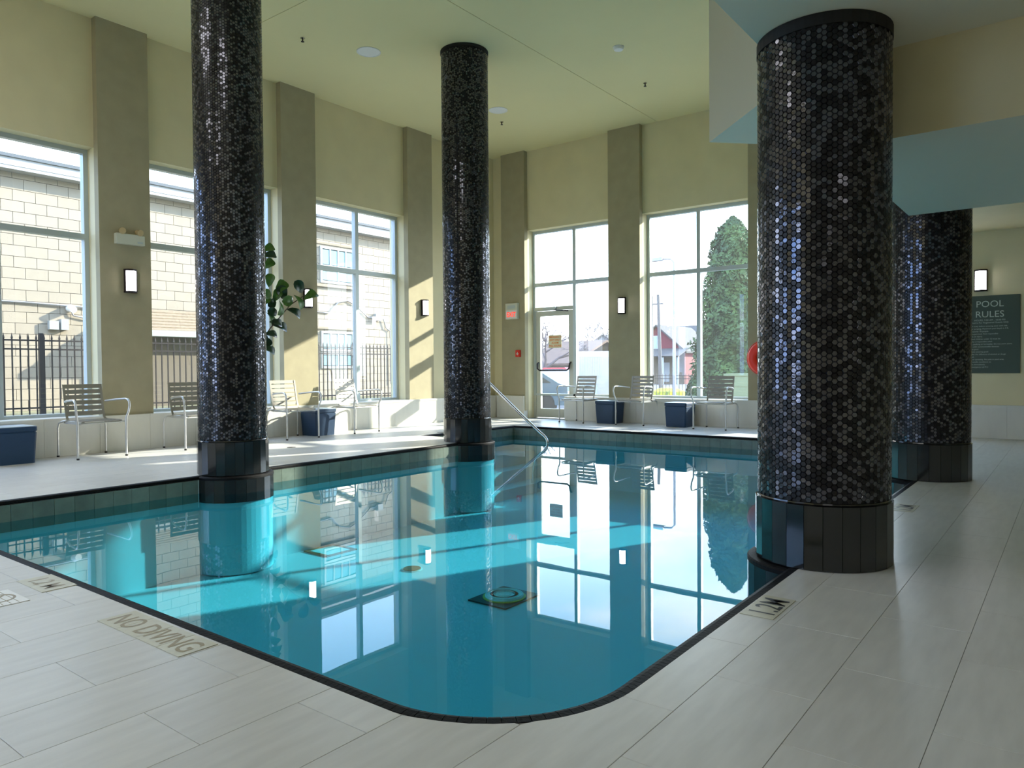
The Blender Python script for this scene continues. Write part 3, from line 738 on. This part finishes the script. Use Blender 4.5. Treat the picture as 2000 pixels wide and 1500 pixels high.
# ------------------------------------------------------------------ handrail
hr = empty('pool_handrail', (9.35, 0, 0), label='curved stainless steel handrail descending into the pool steps', cat='handrail')
def cyl3(pts, n_=6):                      # smooth a polyline
    p = [Vector(q) for q in pts]
    for _ in range(2):
        o = [p[0]]
        for a, b in zip(p, p[1:]): o += [a.lerp(b, .25), a.lerp(b, .75)]
        p = o+[p[-1]]
    return p
MB().tube(cyl3([(0, 8.25, .001), (0, 8.25, .95), (0, 8.05, 1.06), (0, 7.85, .93), (0, 6.72, .06), (0, 6.44, -.12), (0, 6.62, -.32), (0, 6.75, -.45), (0, 6.80, -.90)]), .021, 14).build('rail', M['steel'], hr, smooth=True)
MB().lathe([(.045, .001), (.045, .008), (.025, .02)], 0, 8.25, 20).build('escutcheon', M['steel'], hr)
# ------------------------------------------------------------------ deck markers
def marker(nm, x, y, rz, w, h, lab, text, size, m='ink', n_=2):
    t = empty(nm, (x, y, 0.0003), rz, label=lab, cat='deck marker')
    for i in range(n_): MB().box(-w/2+w/n_*i+.001, -h/2, 0, -w/2+w/n_*(i+1)-.001, h/2, .0022).build('marker_tile', M['cream'], t)
    if text: lettering(text, size, M[m], t, (0, -size*.36, .0028), (.8, 0, 0), (0, 1, 0), bold=.0014, ext=0)
    return t
DM = 'ceramic markers set in the deck'
marker('depth_marker', 3.06, 1.012, 0, .30, .135, 'cream depth marker tile reading 1.2M beside the big column', '1.2M', .15)['group'] = DM
marker('depth_marker', 5.77, .955, 0, .30, .145, 'cream depth marker tile behind the big column, reading 1.2M', '1.2M', .15)['group'] = DM
marker('no_diving_marker', 1.385, 2.80, -pi/2, .63, .15, 'cream NO DIVING tile strip at the near pool edge', 'NO DIVING', .14, 'tan', 4)['group'] = DM
marker('depth_marker', 1.405, 3.87, -pi/2, .30, .15, 'faded cream depth tile reading 1.2M at the pool edge near the left frame', '1.2 M', .125, 'tan')['group'] = DM
sm = empty('symbol_marker', (1.17, 3.77, .0003), -pi/2, label='square no diving symbol tile at the left frame edge', cat='deck marker')
MB().box(-.13, -.085, 0, .13, .085, .0022).build('marker_tile', M['white'], sm)
s2 = MB(); s2.lathe([(.060, .0024), (.060, .0030), (.071, .0030), (.071, .0024)], seg=32, caps=False)
s2.prism([(-.052, .040), (-.044, .048), (.052, -.040), (.044, -.048)][::-1], .0025, .0031); s2.build('symbol', M['tan'], sm, label='barred circle symbol')
s3 = MB()
for i in range(5): s3.box(-.12, -.075+.03*i, .0022, .12, -.072+.03*i, .0026)
s3.build('wave_lines', M['tan'], sm)
for x, y, lab in ((5.83, 8.10, 'small round floor drain on the left deck by the left column'), (8.55, 8.0, 'small round floor drain on the left deck by the centre column')):
    t = empty('floor_drain', (x, y, 0), label=lab, cat='drain', group='small deck drains')
    MB().lathe([(.055, .0004), (.055, .003), (.001, .0032)], seg=20).build('plate', M['dark'], t); MB().lathe([(.02, .0032), (.02, .005), (.001, .0052)], seg=12).build('cap', M['steel'], t, label='steel cap')
# ------------------------------------------------------------------ ceiling fittings
for (px, py), r_, lab in (((720, 101), .165, 'round white recessed ceiling light left of the centre column'), ((973, 215), .16, 'round white recessed ceiling light beside the centre column top')):
    p = at(px, py, 2, CZ)
    t = empty('recessed_ceiling_light', (p.x, p.y, CZ), label=lab, cat='ceiling light', group='round recessed ceiling lights')
    MB().lathe([(r_, -.001), (r_, -.008), (r_-.015, -.012), (r_-.02, -.006)], seg=32).build('trim_ring', M['white'], t)
    MB().lathe([(r_-.02, -.004), (r_-.02, -.007), (.001, -.009)], seg=32).build('diffuser', M['white'], t)
p = at(1208, 92, 2, CZ); t = empty('smoke_detector', (p.x, p.y, CZ), label='small round white smoke detector on the ceiling', cat='smoke detector')
MB().lathe([(.075, -.001), (.075, -.015), (.06, -.04), (.03, -.05), (.001, -.051)], seg=24).build('body', M['white'], t, smooth=True); MB().lathe([(.078, -.0005), (.078, -.006), (.07, -.007)], seg=24).build('base', M['white'], t)
for px, py, lab in ((591, 74, 'ceiling sprinkler head near the left column top'), (980, 238, 'ceiling sprinkler head beside the centre column'), (1260, 162, 'ceiling sprinkler head near the angled bulkhead')):
    p = at(px, py, 2, CZ); t = empty('sprinkler_head', (p.x, p.y, CZ), label=lab, cat='sprinkler', group='ceiling sprinkler heads')
    MB().lathe([(.03, -.001), (.03, -.006), (.008, -.01)], seg=14).build('escutcheon', M['steel'], t); MB().lathe([(.009, -.008), (.009, -.045), (.022, -.048), (.022, -.052)], seg=12).build('deflector', M['dark'], t)
# ------------------------------------------------------------------ fig plant
fg = empty('potted_fig_tree', (5.92, 9.12, 0), label='fiddle leaf fig in a pot behind the left column', cat='plant')
MB().lathe([(.12, .001), (.17, .30), (.18, .34), (.165, .34), (.15, .30)], seg=24, caps=False).build('pot', M['pot'], fg, smooth=True)
MB().lathe([(.15, .25), (.15, .30), (.001, .31)], seg=20).build('soil', M['soil'], fg)
tr_ = MB(); tr_.tube([(0, 0, .28), (.02, .0, .8), (.08, -.01, 1.3), (.18, 0, 1.8), (.24, 0, 2.3), (.26, .0, 2.75)], .018, 8, r2=.008)
tr_.tube([(.08, -.01, 1.3), (.3, -.02, 1.6), (.62, -.05, 1.95), (.90, -.02, 2.12)], .011, 8, r2=.005); tr_.tube([(.0, 0, 1.1), (-.15, .05, 1.6), (-.2, .0, 2.1)], .010, 8, r2=.005)
tr_.build('trunk', M['bark'], fg, smooth=True)
def leafmesh(m_):
    b = MB(); prof = [(0, .0), (.03, .025), (.07, .052), (.12, .066), (.165, .082), (.205, .08), (.235, .05), (.245, 0)]
    vs = []
    for i, (x, w_) in enumerate(prof):
        zz = .06*sin(x*9)-.9*x*x
        for t in (-1, -.5, 0, .5, 1): vs.append((x, w_*t, zz+.35*w_*abs(t)**1.5))
    k = 5; fs = [(i*k+j, (i+1)*k+j, (i+1)*k+j+1, i*k+j+1) for i in range(len(prof)-1) for j in range(4)]
    b.add(vs, fs); return b.mesh('leaf', m_, True)
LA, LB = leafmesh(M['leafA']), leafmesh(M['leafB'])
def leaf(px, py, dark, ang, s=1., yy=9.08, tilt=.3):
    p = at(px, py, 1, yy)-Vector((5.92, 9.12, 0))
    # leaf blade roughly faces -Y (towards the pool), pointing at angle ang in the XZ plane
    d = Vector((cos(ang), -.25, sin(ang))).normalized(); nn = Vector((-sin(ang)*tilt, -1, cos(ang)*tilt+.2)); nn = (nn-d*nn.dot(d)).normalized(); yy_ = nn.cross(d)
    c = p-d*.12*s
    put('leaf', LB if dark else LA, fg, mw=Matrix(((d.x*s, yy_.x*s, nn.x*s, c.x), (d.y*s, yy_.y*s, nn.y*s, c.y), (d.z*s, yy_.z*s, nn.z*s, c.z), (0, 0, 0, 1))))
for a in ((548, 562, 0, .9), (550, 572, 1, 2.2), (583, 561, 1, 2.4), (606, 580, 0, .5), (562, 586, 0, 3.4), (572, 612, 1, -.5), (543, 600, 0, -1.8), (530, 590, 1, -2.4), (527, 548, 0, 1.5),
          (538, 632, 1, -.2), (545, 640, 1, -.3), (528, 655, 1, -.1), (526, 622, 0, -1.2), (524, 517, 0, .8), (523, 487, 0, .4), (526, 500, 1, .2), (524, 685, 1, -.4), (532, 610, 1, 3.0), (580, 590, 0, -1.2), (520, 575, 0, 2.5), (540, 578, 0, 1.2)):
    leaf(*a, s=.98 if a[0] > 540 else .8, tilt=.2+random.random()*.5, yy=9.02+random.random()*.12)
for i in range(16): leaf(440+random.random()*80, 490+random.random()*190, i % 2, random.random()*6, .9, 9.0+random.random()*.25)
# ------------------------------------------------------------------ outside, left
MB().box(X0-.19, YG+.15, -1.5, XG+.9, 26, .30).build('ground_lawn', M['grass'], None, kind='structure', label='strip of dry grass beyond the left windows')
MB().box(XG+.9, -60, -1.6, 160, 120, -.45).build('ground_lot', M['asphalt'], None, kind='structure', label='asphalt lot outside the back windows')
MB().box(XG+.12, -6, -.5, XG+.9, YG+.15, -.02).build('door_step', M['ledge'], None, kind='structure', label='concrete step outside the exit door')
YB_ = 15.2
bd = empty('block_building', (0, 0, 0), label='long tan painted block building beyond the left fence', cat='building')
MB().box(1.0, YB_+.02, .2, 17.5, YB_+7, 4.72).build('wall', M['mortar'], bd)
bw, bh = .372, .2; blk = []
holes = [(11.85, 3.22, 12.98, 4.15), (11.85, 1.05, 12.92, 2.0)]; cut = []
me_b = MB().box(-.5*bw+.004, 0, .004, .5*bw-.004, .028, bh-.004).mesh('block', M['block'])
for r in range(22):
    z = .3+bh*r
    c_ = 1.0+(bw/2 if r % 2 else 0)
    while c_ < 17.3:
        hit = [h for h in holes if h[0] < c_+bw/2 and c_-bw/2 < h[2] and h[1] < z+bh and z < h[3]]
        if not hit: blk.append((c_, z))
        for h in hit:                       # cut blocks round the openings
            x0, x1, z0, z1 = c_-.5*bw+.004, c_+.5*bw-.004, z+.004, z+bh-.004
            if x0 < h[0]: cut.append((x0, z0, h[0], z1))
            if x1 > h[2]: cut.append((h[2], z0, x1, z1))
            if z0 < h[1]: cut.append((max(x0, h[0]), z0, min(x1, h[2]), h[1]))
            if z1 > h[3]: cut.append((max(x0, h[0]), h[3], min(x1, h[2]), z1))
        c_ += bw
def bs(c):
    v = Vector((c[0], YB_, c[1]))-Vector((0, 0, 1)); zz = v.dot(cf); px = 1000+FOC*v.dot(cr)/zz; py = 750-FOC*v.dot(cu)/zz
    ok = (-25 < px < 172) or (283 < px < 392)
    return (0 if ok and py < 800 else 1, px)
blk.sort(key=bs); rb = MB()
for i, (x, z) in enumerate(blk):
    if i < 298: put('block', me_b, bd, loc=(x, YB_-.008, z))
    else: rb.box(x-.5*bw+.004, YB_-.008, z+.004, x+.5*bw-.004, YB_+.02, z+bh-.004)
for q in cut: rb.box(q[0], YB_-.008, q[1], q[2], YB_+.02, q[3])
rb.build('blocks', M['block'], bd, kind='stuff')
MB().box(.8, YB_-.28, 4.66, 17.7, YB_+7.2, 4.80).build('fascia', M['fascia'], bd); MB().box(.8, YB_-.32, 4.80, 17.7, YB_+7.2, 4.86).build('roof_edge', M['roofd'], bd, label='dark roof edge')
MB().box(.8, YB_-.27, 4.60, 17.7, YB_+.02, 4.66).build('eave', M['fascia'], bd)
MB().box(5.35, YB_+.6, 4.86, 5.8, YB_+1.1, 4.98).build('roof_vent', M['fascia'], bd)
def farwin(par, x0, z0, x1, z1, cols, rows, y=YB_):
    f = MB(); 
    f.box(x0, y-.05, z0, x1, y-.005, z0+.06); f.box(x0, y-.05, z1-.06, x1, y-.005, z1); f.box(x0, y-.05, z0+.06, x0+.06, y-.005, z1-.06); f.box(x1-.06, y-.05, z0+.06, x1, y-.005, z1-.06)
    o = f.build('window', M['winw'], par)
    cw, rh = (x1-x0-.12)/cols, (z1-z0-.12)/rows
    for i in range(cols):
        for j in range(rows): MB().box(x0+.06+cw*i+.02, y-.03, z0+.06+rh*j+.02, x0+.06+cw*(i+1)-.02, y-.015, z0+.06+rh*(j+1)-.02).build('pane', M['win'], o)
    mb = MB()
    for i in range(1, cols): mb.box(x0+.06+cw*i-.02, y-.045, z0+.06, x0+.06+cw*i+.02, y-.006, z1-.06)
    for j in range(1, rows): mb.box(x0+.06, y-.044, z0+.06+rh*j-.02, x1-.06, y-.007, z0+.06+rh*j+.02)
    if mb.v: mb.build('muntin', M['winw'], o)
farwin(bd, 11.85, 3.62, 12.98, 4.15, 4, 1); farwin(bd, 11.85, 3.22, 12.98, 3.60, 2, 1); farwin(bd, 11.85, 1.48, 12.92, 2.0, 4, 1); farwin(bd, 11.85, 1.05, 12.92, 1.46, 2, 1)
MB().box(11.7, YB_-.04, 4.2, 13.1, YB_, 4.25).build('lintel', M['mortar'], bd); MB().box(11.7, YB_-.08, 3.12, 13.1, YB_, 3.19).build('sill', M['mortar'], bd); MB().box(11.7, YB_-.06, 2.05, 13.05, YB_, 2.1).build('lintel', M['mortar'], bd)
MB().tube([(3, YB_-.04, 2.27), (5.2, YB_-.04, 2.28), (6.6, YB_-.05, 2.24), (7.0, YB_-.04, 2.27)], .018, 6).build('conduit', M['galv'], bd)
lamp_ = MB(); lamp_.tube([(6.0, YB_-.02, 2.22), (6.0, YB_-.2, 2.18)], .075, 12, r2=.06); lamp_.build('flood_lamp', M['white'], bd, label='round white flood lamp'); MB().tube([(6.0, YB_-.05, 2.2), (6.05, YB_-.05, 2.08), (6.3, YB_-.05, 2.03), (6.9, YB_-.05, 2.05)], .014, 6).build('cable', M['galv'], bd)
MB().box(5.62, YB_-.10, 1.80, 5.78, YB_, 1.96).build('meter_box', M['winw'], bd); MB().box(5.82, YB_-.10, 1.80, 5.95, YB_, 2.0).build('meter_box', M['winw'], bd)
MB().tube([(11.3, YB_-.04, 2.5), (12.1, YB_-.04, 2.46), (12.4, YB_-.04, 2.75), (12.7, YB_-.04, 2.82), (13.0, YB_-.04, 2.70), (13.4, YB_-.04, 2.42), (13.8, YB_-.04, 2.40)], .016, 6).build('cable', M['galv'], bd)
MB().box(13.62, YB_-.12, 2.34, 13.80, YB_, 2.52).build('meter_box', M['winw'], bd)
MB().tube([(13.95, YB_-.05, 2.4), (14.05, YB_-.05, 2.15), (14.2, YB_-.05, 2.08), (14.35, YB_-.05, 2.2), (14.4, YB_-.05, 2.42)], .014, 6).build('cable', M['galv'], bd); MB().tube([(14.2, YB_-.05, 2.08), (14.2, YB_-.05, .6)], .012, 6).build('conduit', M['galv'], bd)
# lean-to porch on that building
pc = empty('lean_to_shed', label='small lean-to with brown shingle roof against the block building', cat='shed')
MB().box(7.2, 14.75, .302, 9.6, YB_-.04, 1.70).build('wall', M['tanside'], pc)
for i in range(7):
    y0 = 14.42+.095*i; z0 = 1.80+.066*i
    MB().extr([(y0, z0), (y0+.12, z0+.06), (y0+.12, z0+.085), (y0, z0+.03)], 0, 7.0, 9.8).build('shingle_course', M['shingle'], pc)
MB().box(7.0, 14.40, 1.70, 9.8, 14.42, 1.82).build('fascia', M['winw'], pc, label='white fascia'); MB().box(7.0, 14.42, 1.70, 9.8, YB_-.04, 1.73).build('eave', M['winw'], pc)
# iron fences
def fence(nm, axis, a0, a1, fixed, z0, z1, step, lab, zt_=None):
    t = empty(nm, label=lab, cat='fence'); h = z1-z0; r = .009
    pk = MB().box(-r, -r, 0, r, r, h-.09); pk.add([(-r*1.5, -r*1.5, h-.09), (r*1.5, -r*1.5, h-.09), (r*1.5, r*1.5, h-.09), (-r*1.5, r*1.5, h-.09), (0, 0, h)], [(0, 1, 4), (1, 2, 4), (2, 3, 4), (3, 0, 4), (3, 2, 1, 0)])
    me = pk.mesh('picket', M['iron']); a = a0
    while a <= a1:
        put('picket', me, t, loc=(a, fixed, z0) if axis == 0 else (fixed, a, z0)); a += step
    for zz in (z1-.13, z1-.27, z0+.12):
        MB().box(*((a0, fixed-.012, zz, a1, fixed+.012, zz+.025) if axis == 0 else (fixed-.012, a0, zz, fixed+.012, a1, zz+.025))).build('rail', M['iron'], t)
    a = a0
    while a <= a1+.1:
        MB().box(*((a-.03, fixed-.03, z0, a+.03, fixed+.03, z1) if axis == 0 else (fixed-.03, a-.03, z0, fixed+.03, a+.03, z1))).build('post', M['iron'], t); a += 3.23
    return t
fence('iron_fence', 0, 1.55, 17.5, 13.2, .302, 1.63, .113, 'black iron picket fence beyond the left windows')
# ------------------------------------------------------------------ outside, back
G = -.45
def gp_(px, X, dy=0): return at(px, 740, 0, X)
def leafcloud(par, fn, n_, size, m_, name='foliage'):
    b = MB()
    for _ in range(n_):
        c, nr = fn(); s_ = size*(.6+random.random()*.8)
        a = Vector((random.gauss(0, 1), random.gauss(0, 1), random.gauss(0, 1))).normalized(); nr2 = (nr+a*.8).normalized()
        t1 = nr2.orthogonal().normalized(); t1 = Matrix.Rotation(random.random()*6.3, 3, nr2) @ t1; t2_ = nr2.cross(t1)
        b.add([c-t1*s_, c-t2_*s_*.5, c+t1*s_, c+t2_*s_*.5], [(0, 1, 2, 3)])
    return b.build(name, m_, par, kind='stuff')
XE = 22.; pc_ = at(1432, 740, 0, XE); pt = at(1428, 425, 0, XE)
ev = empty('evergreen_tree', (pc_.x, pc_.y, G), label='tall conical evergreen outside the back window', cat='tree')
Hh = pt.z-G
def evr(t):                              # radius against height fraction
    pr_ = [(0, 1.0), (.1, 1.2), (.21, 1.18), (.36, 1.07), (.5, .95), (.6, .88), (.66, .80), (.75, .74), (.84, .62), (.92, .46), (.97, .25), (1, .03)]
    for (a, ra), (b, rb_) in zip(pr_, pr_[1:]):
        if t <= b: return ra+(rb_-ra)*(t-a)/(b-a)
    return .02
def evf():
    t = random.random()**1.15; a = random.random()*2*pi; lump = 1+.09*sin(a*3+t*23)+.09*sin(a*5-t*41)+.05*sin(a*11+t*67)
    r = evr(t)*lump*(.74+.30*random.random()**.7); return Vector((r*cos(a), r*sin(a), t*Hh)), Vector((cos(a), sin(a), .5)).normalized()
MB().tube([(0, 0, 0), (0, 0, Hh*.6)], .14, 8, r2=.05).build('trunk', M['bark'], ev)
inner = MB().lathe([(evr(i/16)*.84+.001, Hh*i/16) for i in range(17)], seg=16); inner.v = [(x*.86, y*.86, z) for x, y, z in inner.v]; inner.build('inner_crown', M['ever'], ev)
leafcloud(ev, evf, 20000, .075, M['ever'])
p = at(1366, 775, 0, 20.3)
bu = empty('evergreen_shrub', (p.x, p.y, G), label='low rounded evergreen shrub at the foot of the conical tree', cat='shrub')
def buf():
    a, b = random.random()*2*pi, random.random()*1.5; v = Vector((cos(a)*cos(b), sin(a)*cos(b), sin(b))); l_ = 1+.12*sin(a*5+b*6)
    return Vector((v.x*.45*l_, v.y*.42*l_, v.z*1.15*l_)), v
leafcloud(bu, buf, 2600, .05, M['ever']); MB().tube([(0, 0, 0), (0, 0, .7)], .05, 6).build('stem', M['bark'], bu)
p = at(1445, 760, 0, 19.)
bn = empty('utility_box', (p.x, p.y, G), label='pale green ribbed utility box in front of the evergreen', cat='utility box')
MB().box(-.3, -.36, .001, .3, .30, 1.22).build('body', M['bin'], bn); MB().box(-.32, -.38, 1.22, .32, .32, 1.28).build('lid', M['bin'], bn)
for i in range(4): MB().box(-.312, -.34, .2+.25*i, -.30, .28, .24+.25*i).build('rib', M['bin'], bn)
# poles
def pole(px, ptop, X, r, lab, nm='utility_pole', lampt=False, m_='wood', arm=True, lean=0):
    b = at(px, 760, 0, X); t_ = at(px, ptop, 0, X); h = t_.z-G
    t = empty(nm, (b.x, b.y, G), label=lab, cat='pole'); MB().tube([(0, 0, 0), (0, lean, h)], r, 10, r2=r*.7).build('shaft', M[m_], t, smooth=True)
    if lampt:
        MB().tube([(0, 0, h), (0, .15, h+.15), (0, .7, h+.2)], r*.45, 8).build('arm', M[m_], t); MB().box(-.14, .5, h+.12, .14, 1.1, h+.26).build('lamp_head', M['galv'], t)
    elif arm: MB().box(-.05, -.8, h-.6, .05, .8, h-.5).build('cross_arm', M['wood'], t)
    return t
pole(1317, 512, 30, .075, 'tall grey street light pole seen through the back window', 'street_light', True, 'galv')
pole(1291, 575, 36, .11, 'plain timber utility pole between street light and window edge', arm=False, lean=.15)
pole(1274, 578, 44, .11, 'timber utility pole with cross arm at the window edge')
# houses
def house(nm, pxc, X, w_, d_, wallz, ridgez, mw_, mr_, lab, ridge_axis='y', wins=()):
    c = at(pxc, 740, 0, X)
    t = empty(nm, (c.x, c.y, G), label=lab, cat='house')
    wz, rz_ = wallz-G, ridgez-G
    MB().box(0, -w_/2, 0, d_, w_/2, wz).build('wall', M[mw_], t)
    r = MB()
    if ridge_axis == 'y': r.extr([(-.3, wz-.05), (d_/2, rz_), (d_+.3, wz-.05), (d_+.3, wz+.1), (d_/2, rz_+.15), (-.3, wz+.1)], 1, -w_/2-.3, w_/2+.3)
    else:
        r.extr([(-w_/2-.3, wz-.05), (0, rz_), (w_/2+.3, wz-.05), (w_/2+.3, wz+.1), (0, rz_+.15), (-w_/2-.3, wz+.1)], 0, -.3, d_+.3)
        MB().extr([(-w_/2, wz), (w_/2, wz), (0, rz_)], 0, .01, d_).build('gable', M[mw_], t)
    r.build('roof', M[mr_], t)
    for (u0, z0, u1, z1) in wins:
        o = MB().box(-.06, u0, z0, 0, u1, z1).build('window', M['winw'], t); MB().box(-.08, u0+.1, z0+.1, -.061, u1-.1, z1-.1).build('pane', M['win'], o)
    return t
h = house('gabled_house', 1284, 60, 5.2, 7, 2.3, 4.7, 'redside', 'roofg', 'red gabled house with porch outside the back window', 'x', [(-.1, 3.1, .7, 4.3)])
MB().extr([(-2.2, 2.35), (0, 3.05), (0, 3.15), (-2.3, 2.45)], 1, -3.0, 3.0).build('porch_roof', M['roofg'], h)
MB().box(-.03, -2.59, 0, -.001, 2.59, 2.7).build('porch_wall', M['tanside'], h, label='tan lower wall')
for u in (-2.9, -1.5, 0, 1.5): MB().box(-2.1, u-.08, 0, -1.94, u+.08, 2.38).build('porch_post', M['winw'], h)
MB().box(-.05, -1.2, .2, -.031, -.3, 1.9).build('front_door', M['winw'], h)
house('tan_roofed_house', 1345, 74, 8.2, 9, 2.3, 5.6, 'wside', 'roofg', 'long white house with wide grey-tan roof behind the street light', 'y')
house('brown_roofed_house', 1066, 42, 4.0, 9, 1.25, 2.9, 'tanside', 'roofb', 'low house with broad brown roof seen through the door glass', 'y', [(-1.5, .5, -.4, 1.3)])
house('white_cottage', 1178, 84, 3.0, 6, 4.2, 5.3, 'wside', 'roofg', 'small white gabled cottage seen right of the door', 'x', [(-.4, 2.9, .3, 4.0)])
house('grey_roofed_house', 1140, 66, 4.4, 8, 2.2, 3.6, 'wside', 'roofg', 'pale house with grey-blue roof between door and cottage', 'y')
# bare trees
def baretree(px, X, h_, lab, spread=1.):
    c = at(px, 740, 0, X); t = empty('bare_tree', (c.x, c.y, G), label=lab, cat='tree', group='bare winter trees')
    MB().tube([(0, 0, 0), (.05, .05, h_*.35)], .2, 8, r2=.13).build('trunk', M['twig'], t)
    b = MB()
    def br(p, d, l, r, n_):
        q = p+d*l; b.tube([p, p.lerp(q, .5)+Vector((random.gauss(0, .05), random.gauss(0, .05), 0))*l, q], r, 5, r2=r*.6)
        if n_ == 0: return
        for _ in range(3): br(q, (d+Vector((random.gauss(0, .45), random.gauss(0, .5)*spread, random.gauss(.1, .25)))).normalized(), l*.72, r*.6, n_-1)
    for k in range(4): br(Vector((.05, .05, h_*.33)), Vector((random.gauss(0, .4), (k-1.5)*.5*spread, 1)).normalized(), h_*.24, .1, 4)
    b.build('branches', M['twig'], t, kind='stuff'); return t
baretree(1064, 36, 4.4, 'spreading bare tree seen through the upper door glass', 1.3)
baretree(1172, 62, 6.6, 'tall hazy bare tree behind the white cottage')
baretree(1098, 70, 5.5, 'distant bare tree behind the brown roofed house')
c = at(1150, 740, 0, 75); hd = MB().box(c.x, c.y-7, G, c.x+3, c.y+12, 3.2).build('hedge', M['leafB'], None, label='distant dark tree line behind the cottage', cat='hedge')
# vehicles
def car(px, X, m_, lab, Lc=4.4, hc=1.5, boxy=0, yoff=0, rz=0):
    c = at(px, 760, 0, X); t = empty('parked_van' if boxy else 'parked_car', (c.x, c.y+yoff, G), rz, label=lab, cat='van' if boxy else 'car')
    h2 = hc; l = Lc/2
    if boxy: pf = [(-l, .35), (l, .35), (l, 1.0), (l-.45, 1.15), (l-1.1, h2), (-l+.1, h2), (-l, h2-.2)]
    else: pf = [(-l, .3), (l, .3), (l, .75), (l-.2, .86), (l-1.1, .95), (l-1.75, h2), (-l+1.15, h2), (-l+.35, 1.0), (-l, .9)]
    MB().extr(pf[::-1], 0, -.9, .9).build('body', M[m_], t)
    if boxy: gl = [(l-1.0, 1.15), (l-1.25, h2-.15), (l-2.1, h2-.15), (l-2.1, 1.15)]
    else: gl = [(l-1.25, .98), (l-1.85, h2-.08), (-l+1.25, h2-.08), (-l+.6, 1.0)]
    for sx_ in (-1, 1): MB().extr(gl if sx_ > 0 else gl, 0, sx_*.905-.004, sx_*.905+.004).build('side_window', M['cglass'], t)
    for yy in (-l+.8, l-.8):
        for xx in (-.85, .85):
            MB().tube([(xx-.09, yy, .33), (xx+.09, yy, .33)], .33, 18).build('wheel', M['tyre'], t)
    for u in (-l+.02, l-.02): MB().box(-.86, u-.03, .62, -.5, u+.03, .74).build('lamp', M['white'], t)
    return t
car(1178, 24.5, 'carw', 'large white van parked outside right of the door', 5.0, 2.05, 1, 0, -radians(59))
car(1032, 20.0, 'carb', 'blue-grey car parked outside the door', 4.3, 1.42)
car(1092, 32., 'carr', 'red car parked farther off behind the blue-grey car', 4.2, 1.5)
fence('yard_fence', 1, 12.5, 18.2, 31, G, .75, .16, 'black iron yard fence in front of the red house')
c = at(1305, 770, 0, 34.5); fbm = MB(); 
fbm.lathe([(.9, 0), (.85, .25), (.5, .4), (.001, .45)], 0, 0, 14); fbm.build('flower_bed', M['flower'], None, loc=(c.x, c.y, G), label='yellow flowering bed by the yard fence', cat='flower bed')
# everything outside that never shows stays unbuilt
bpy.context.view_layer.update()
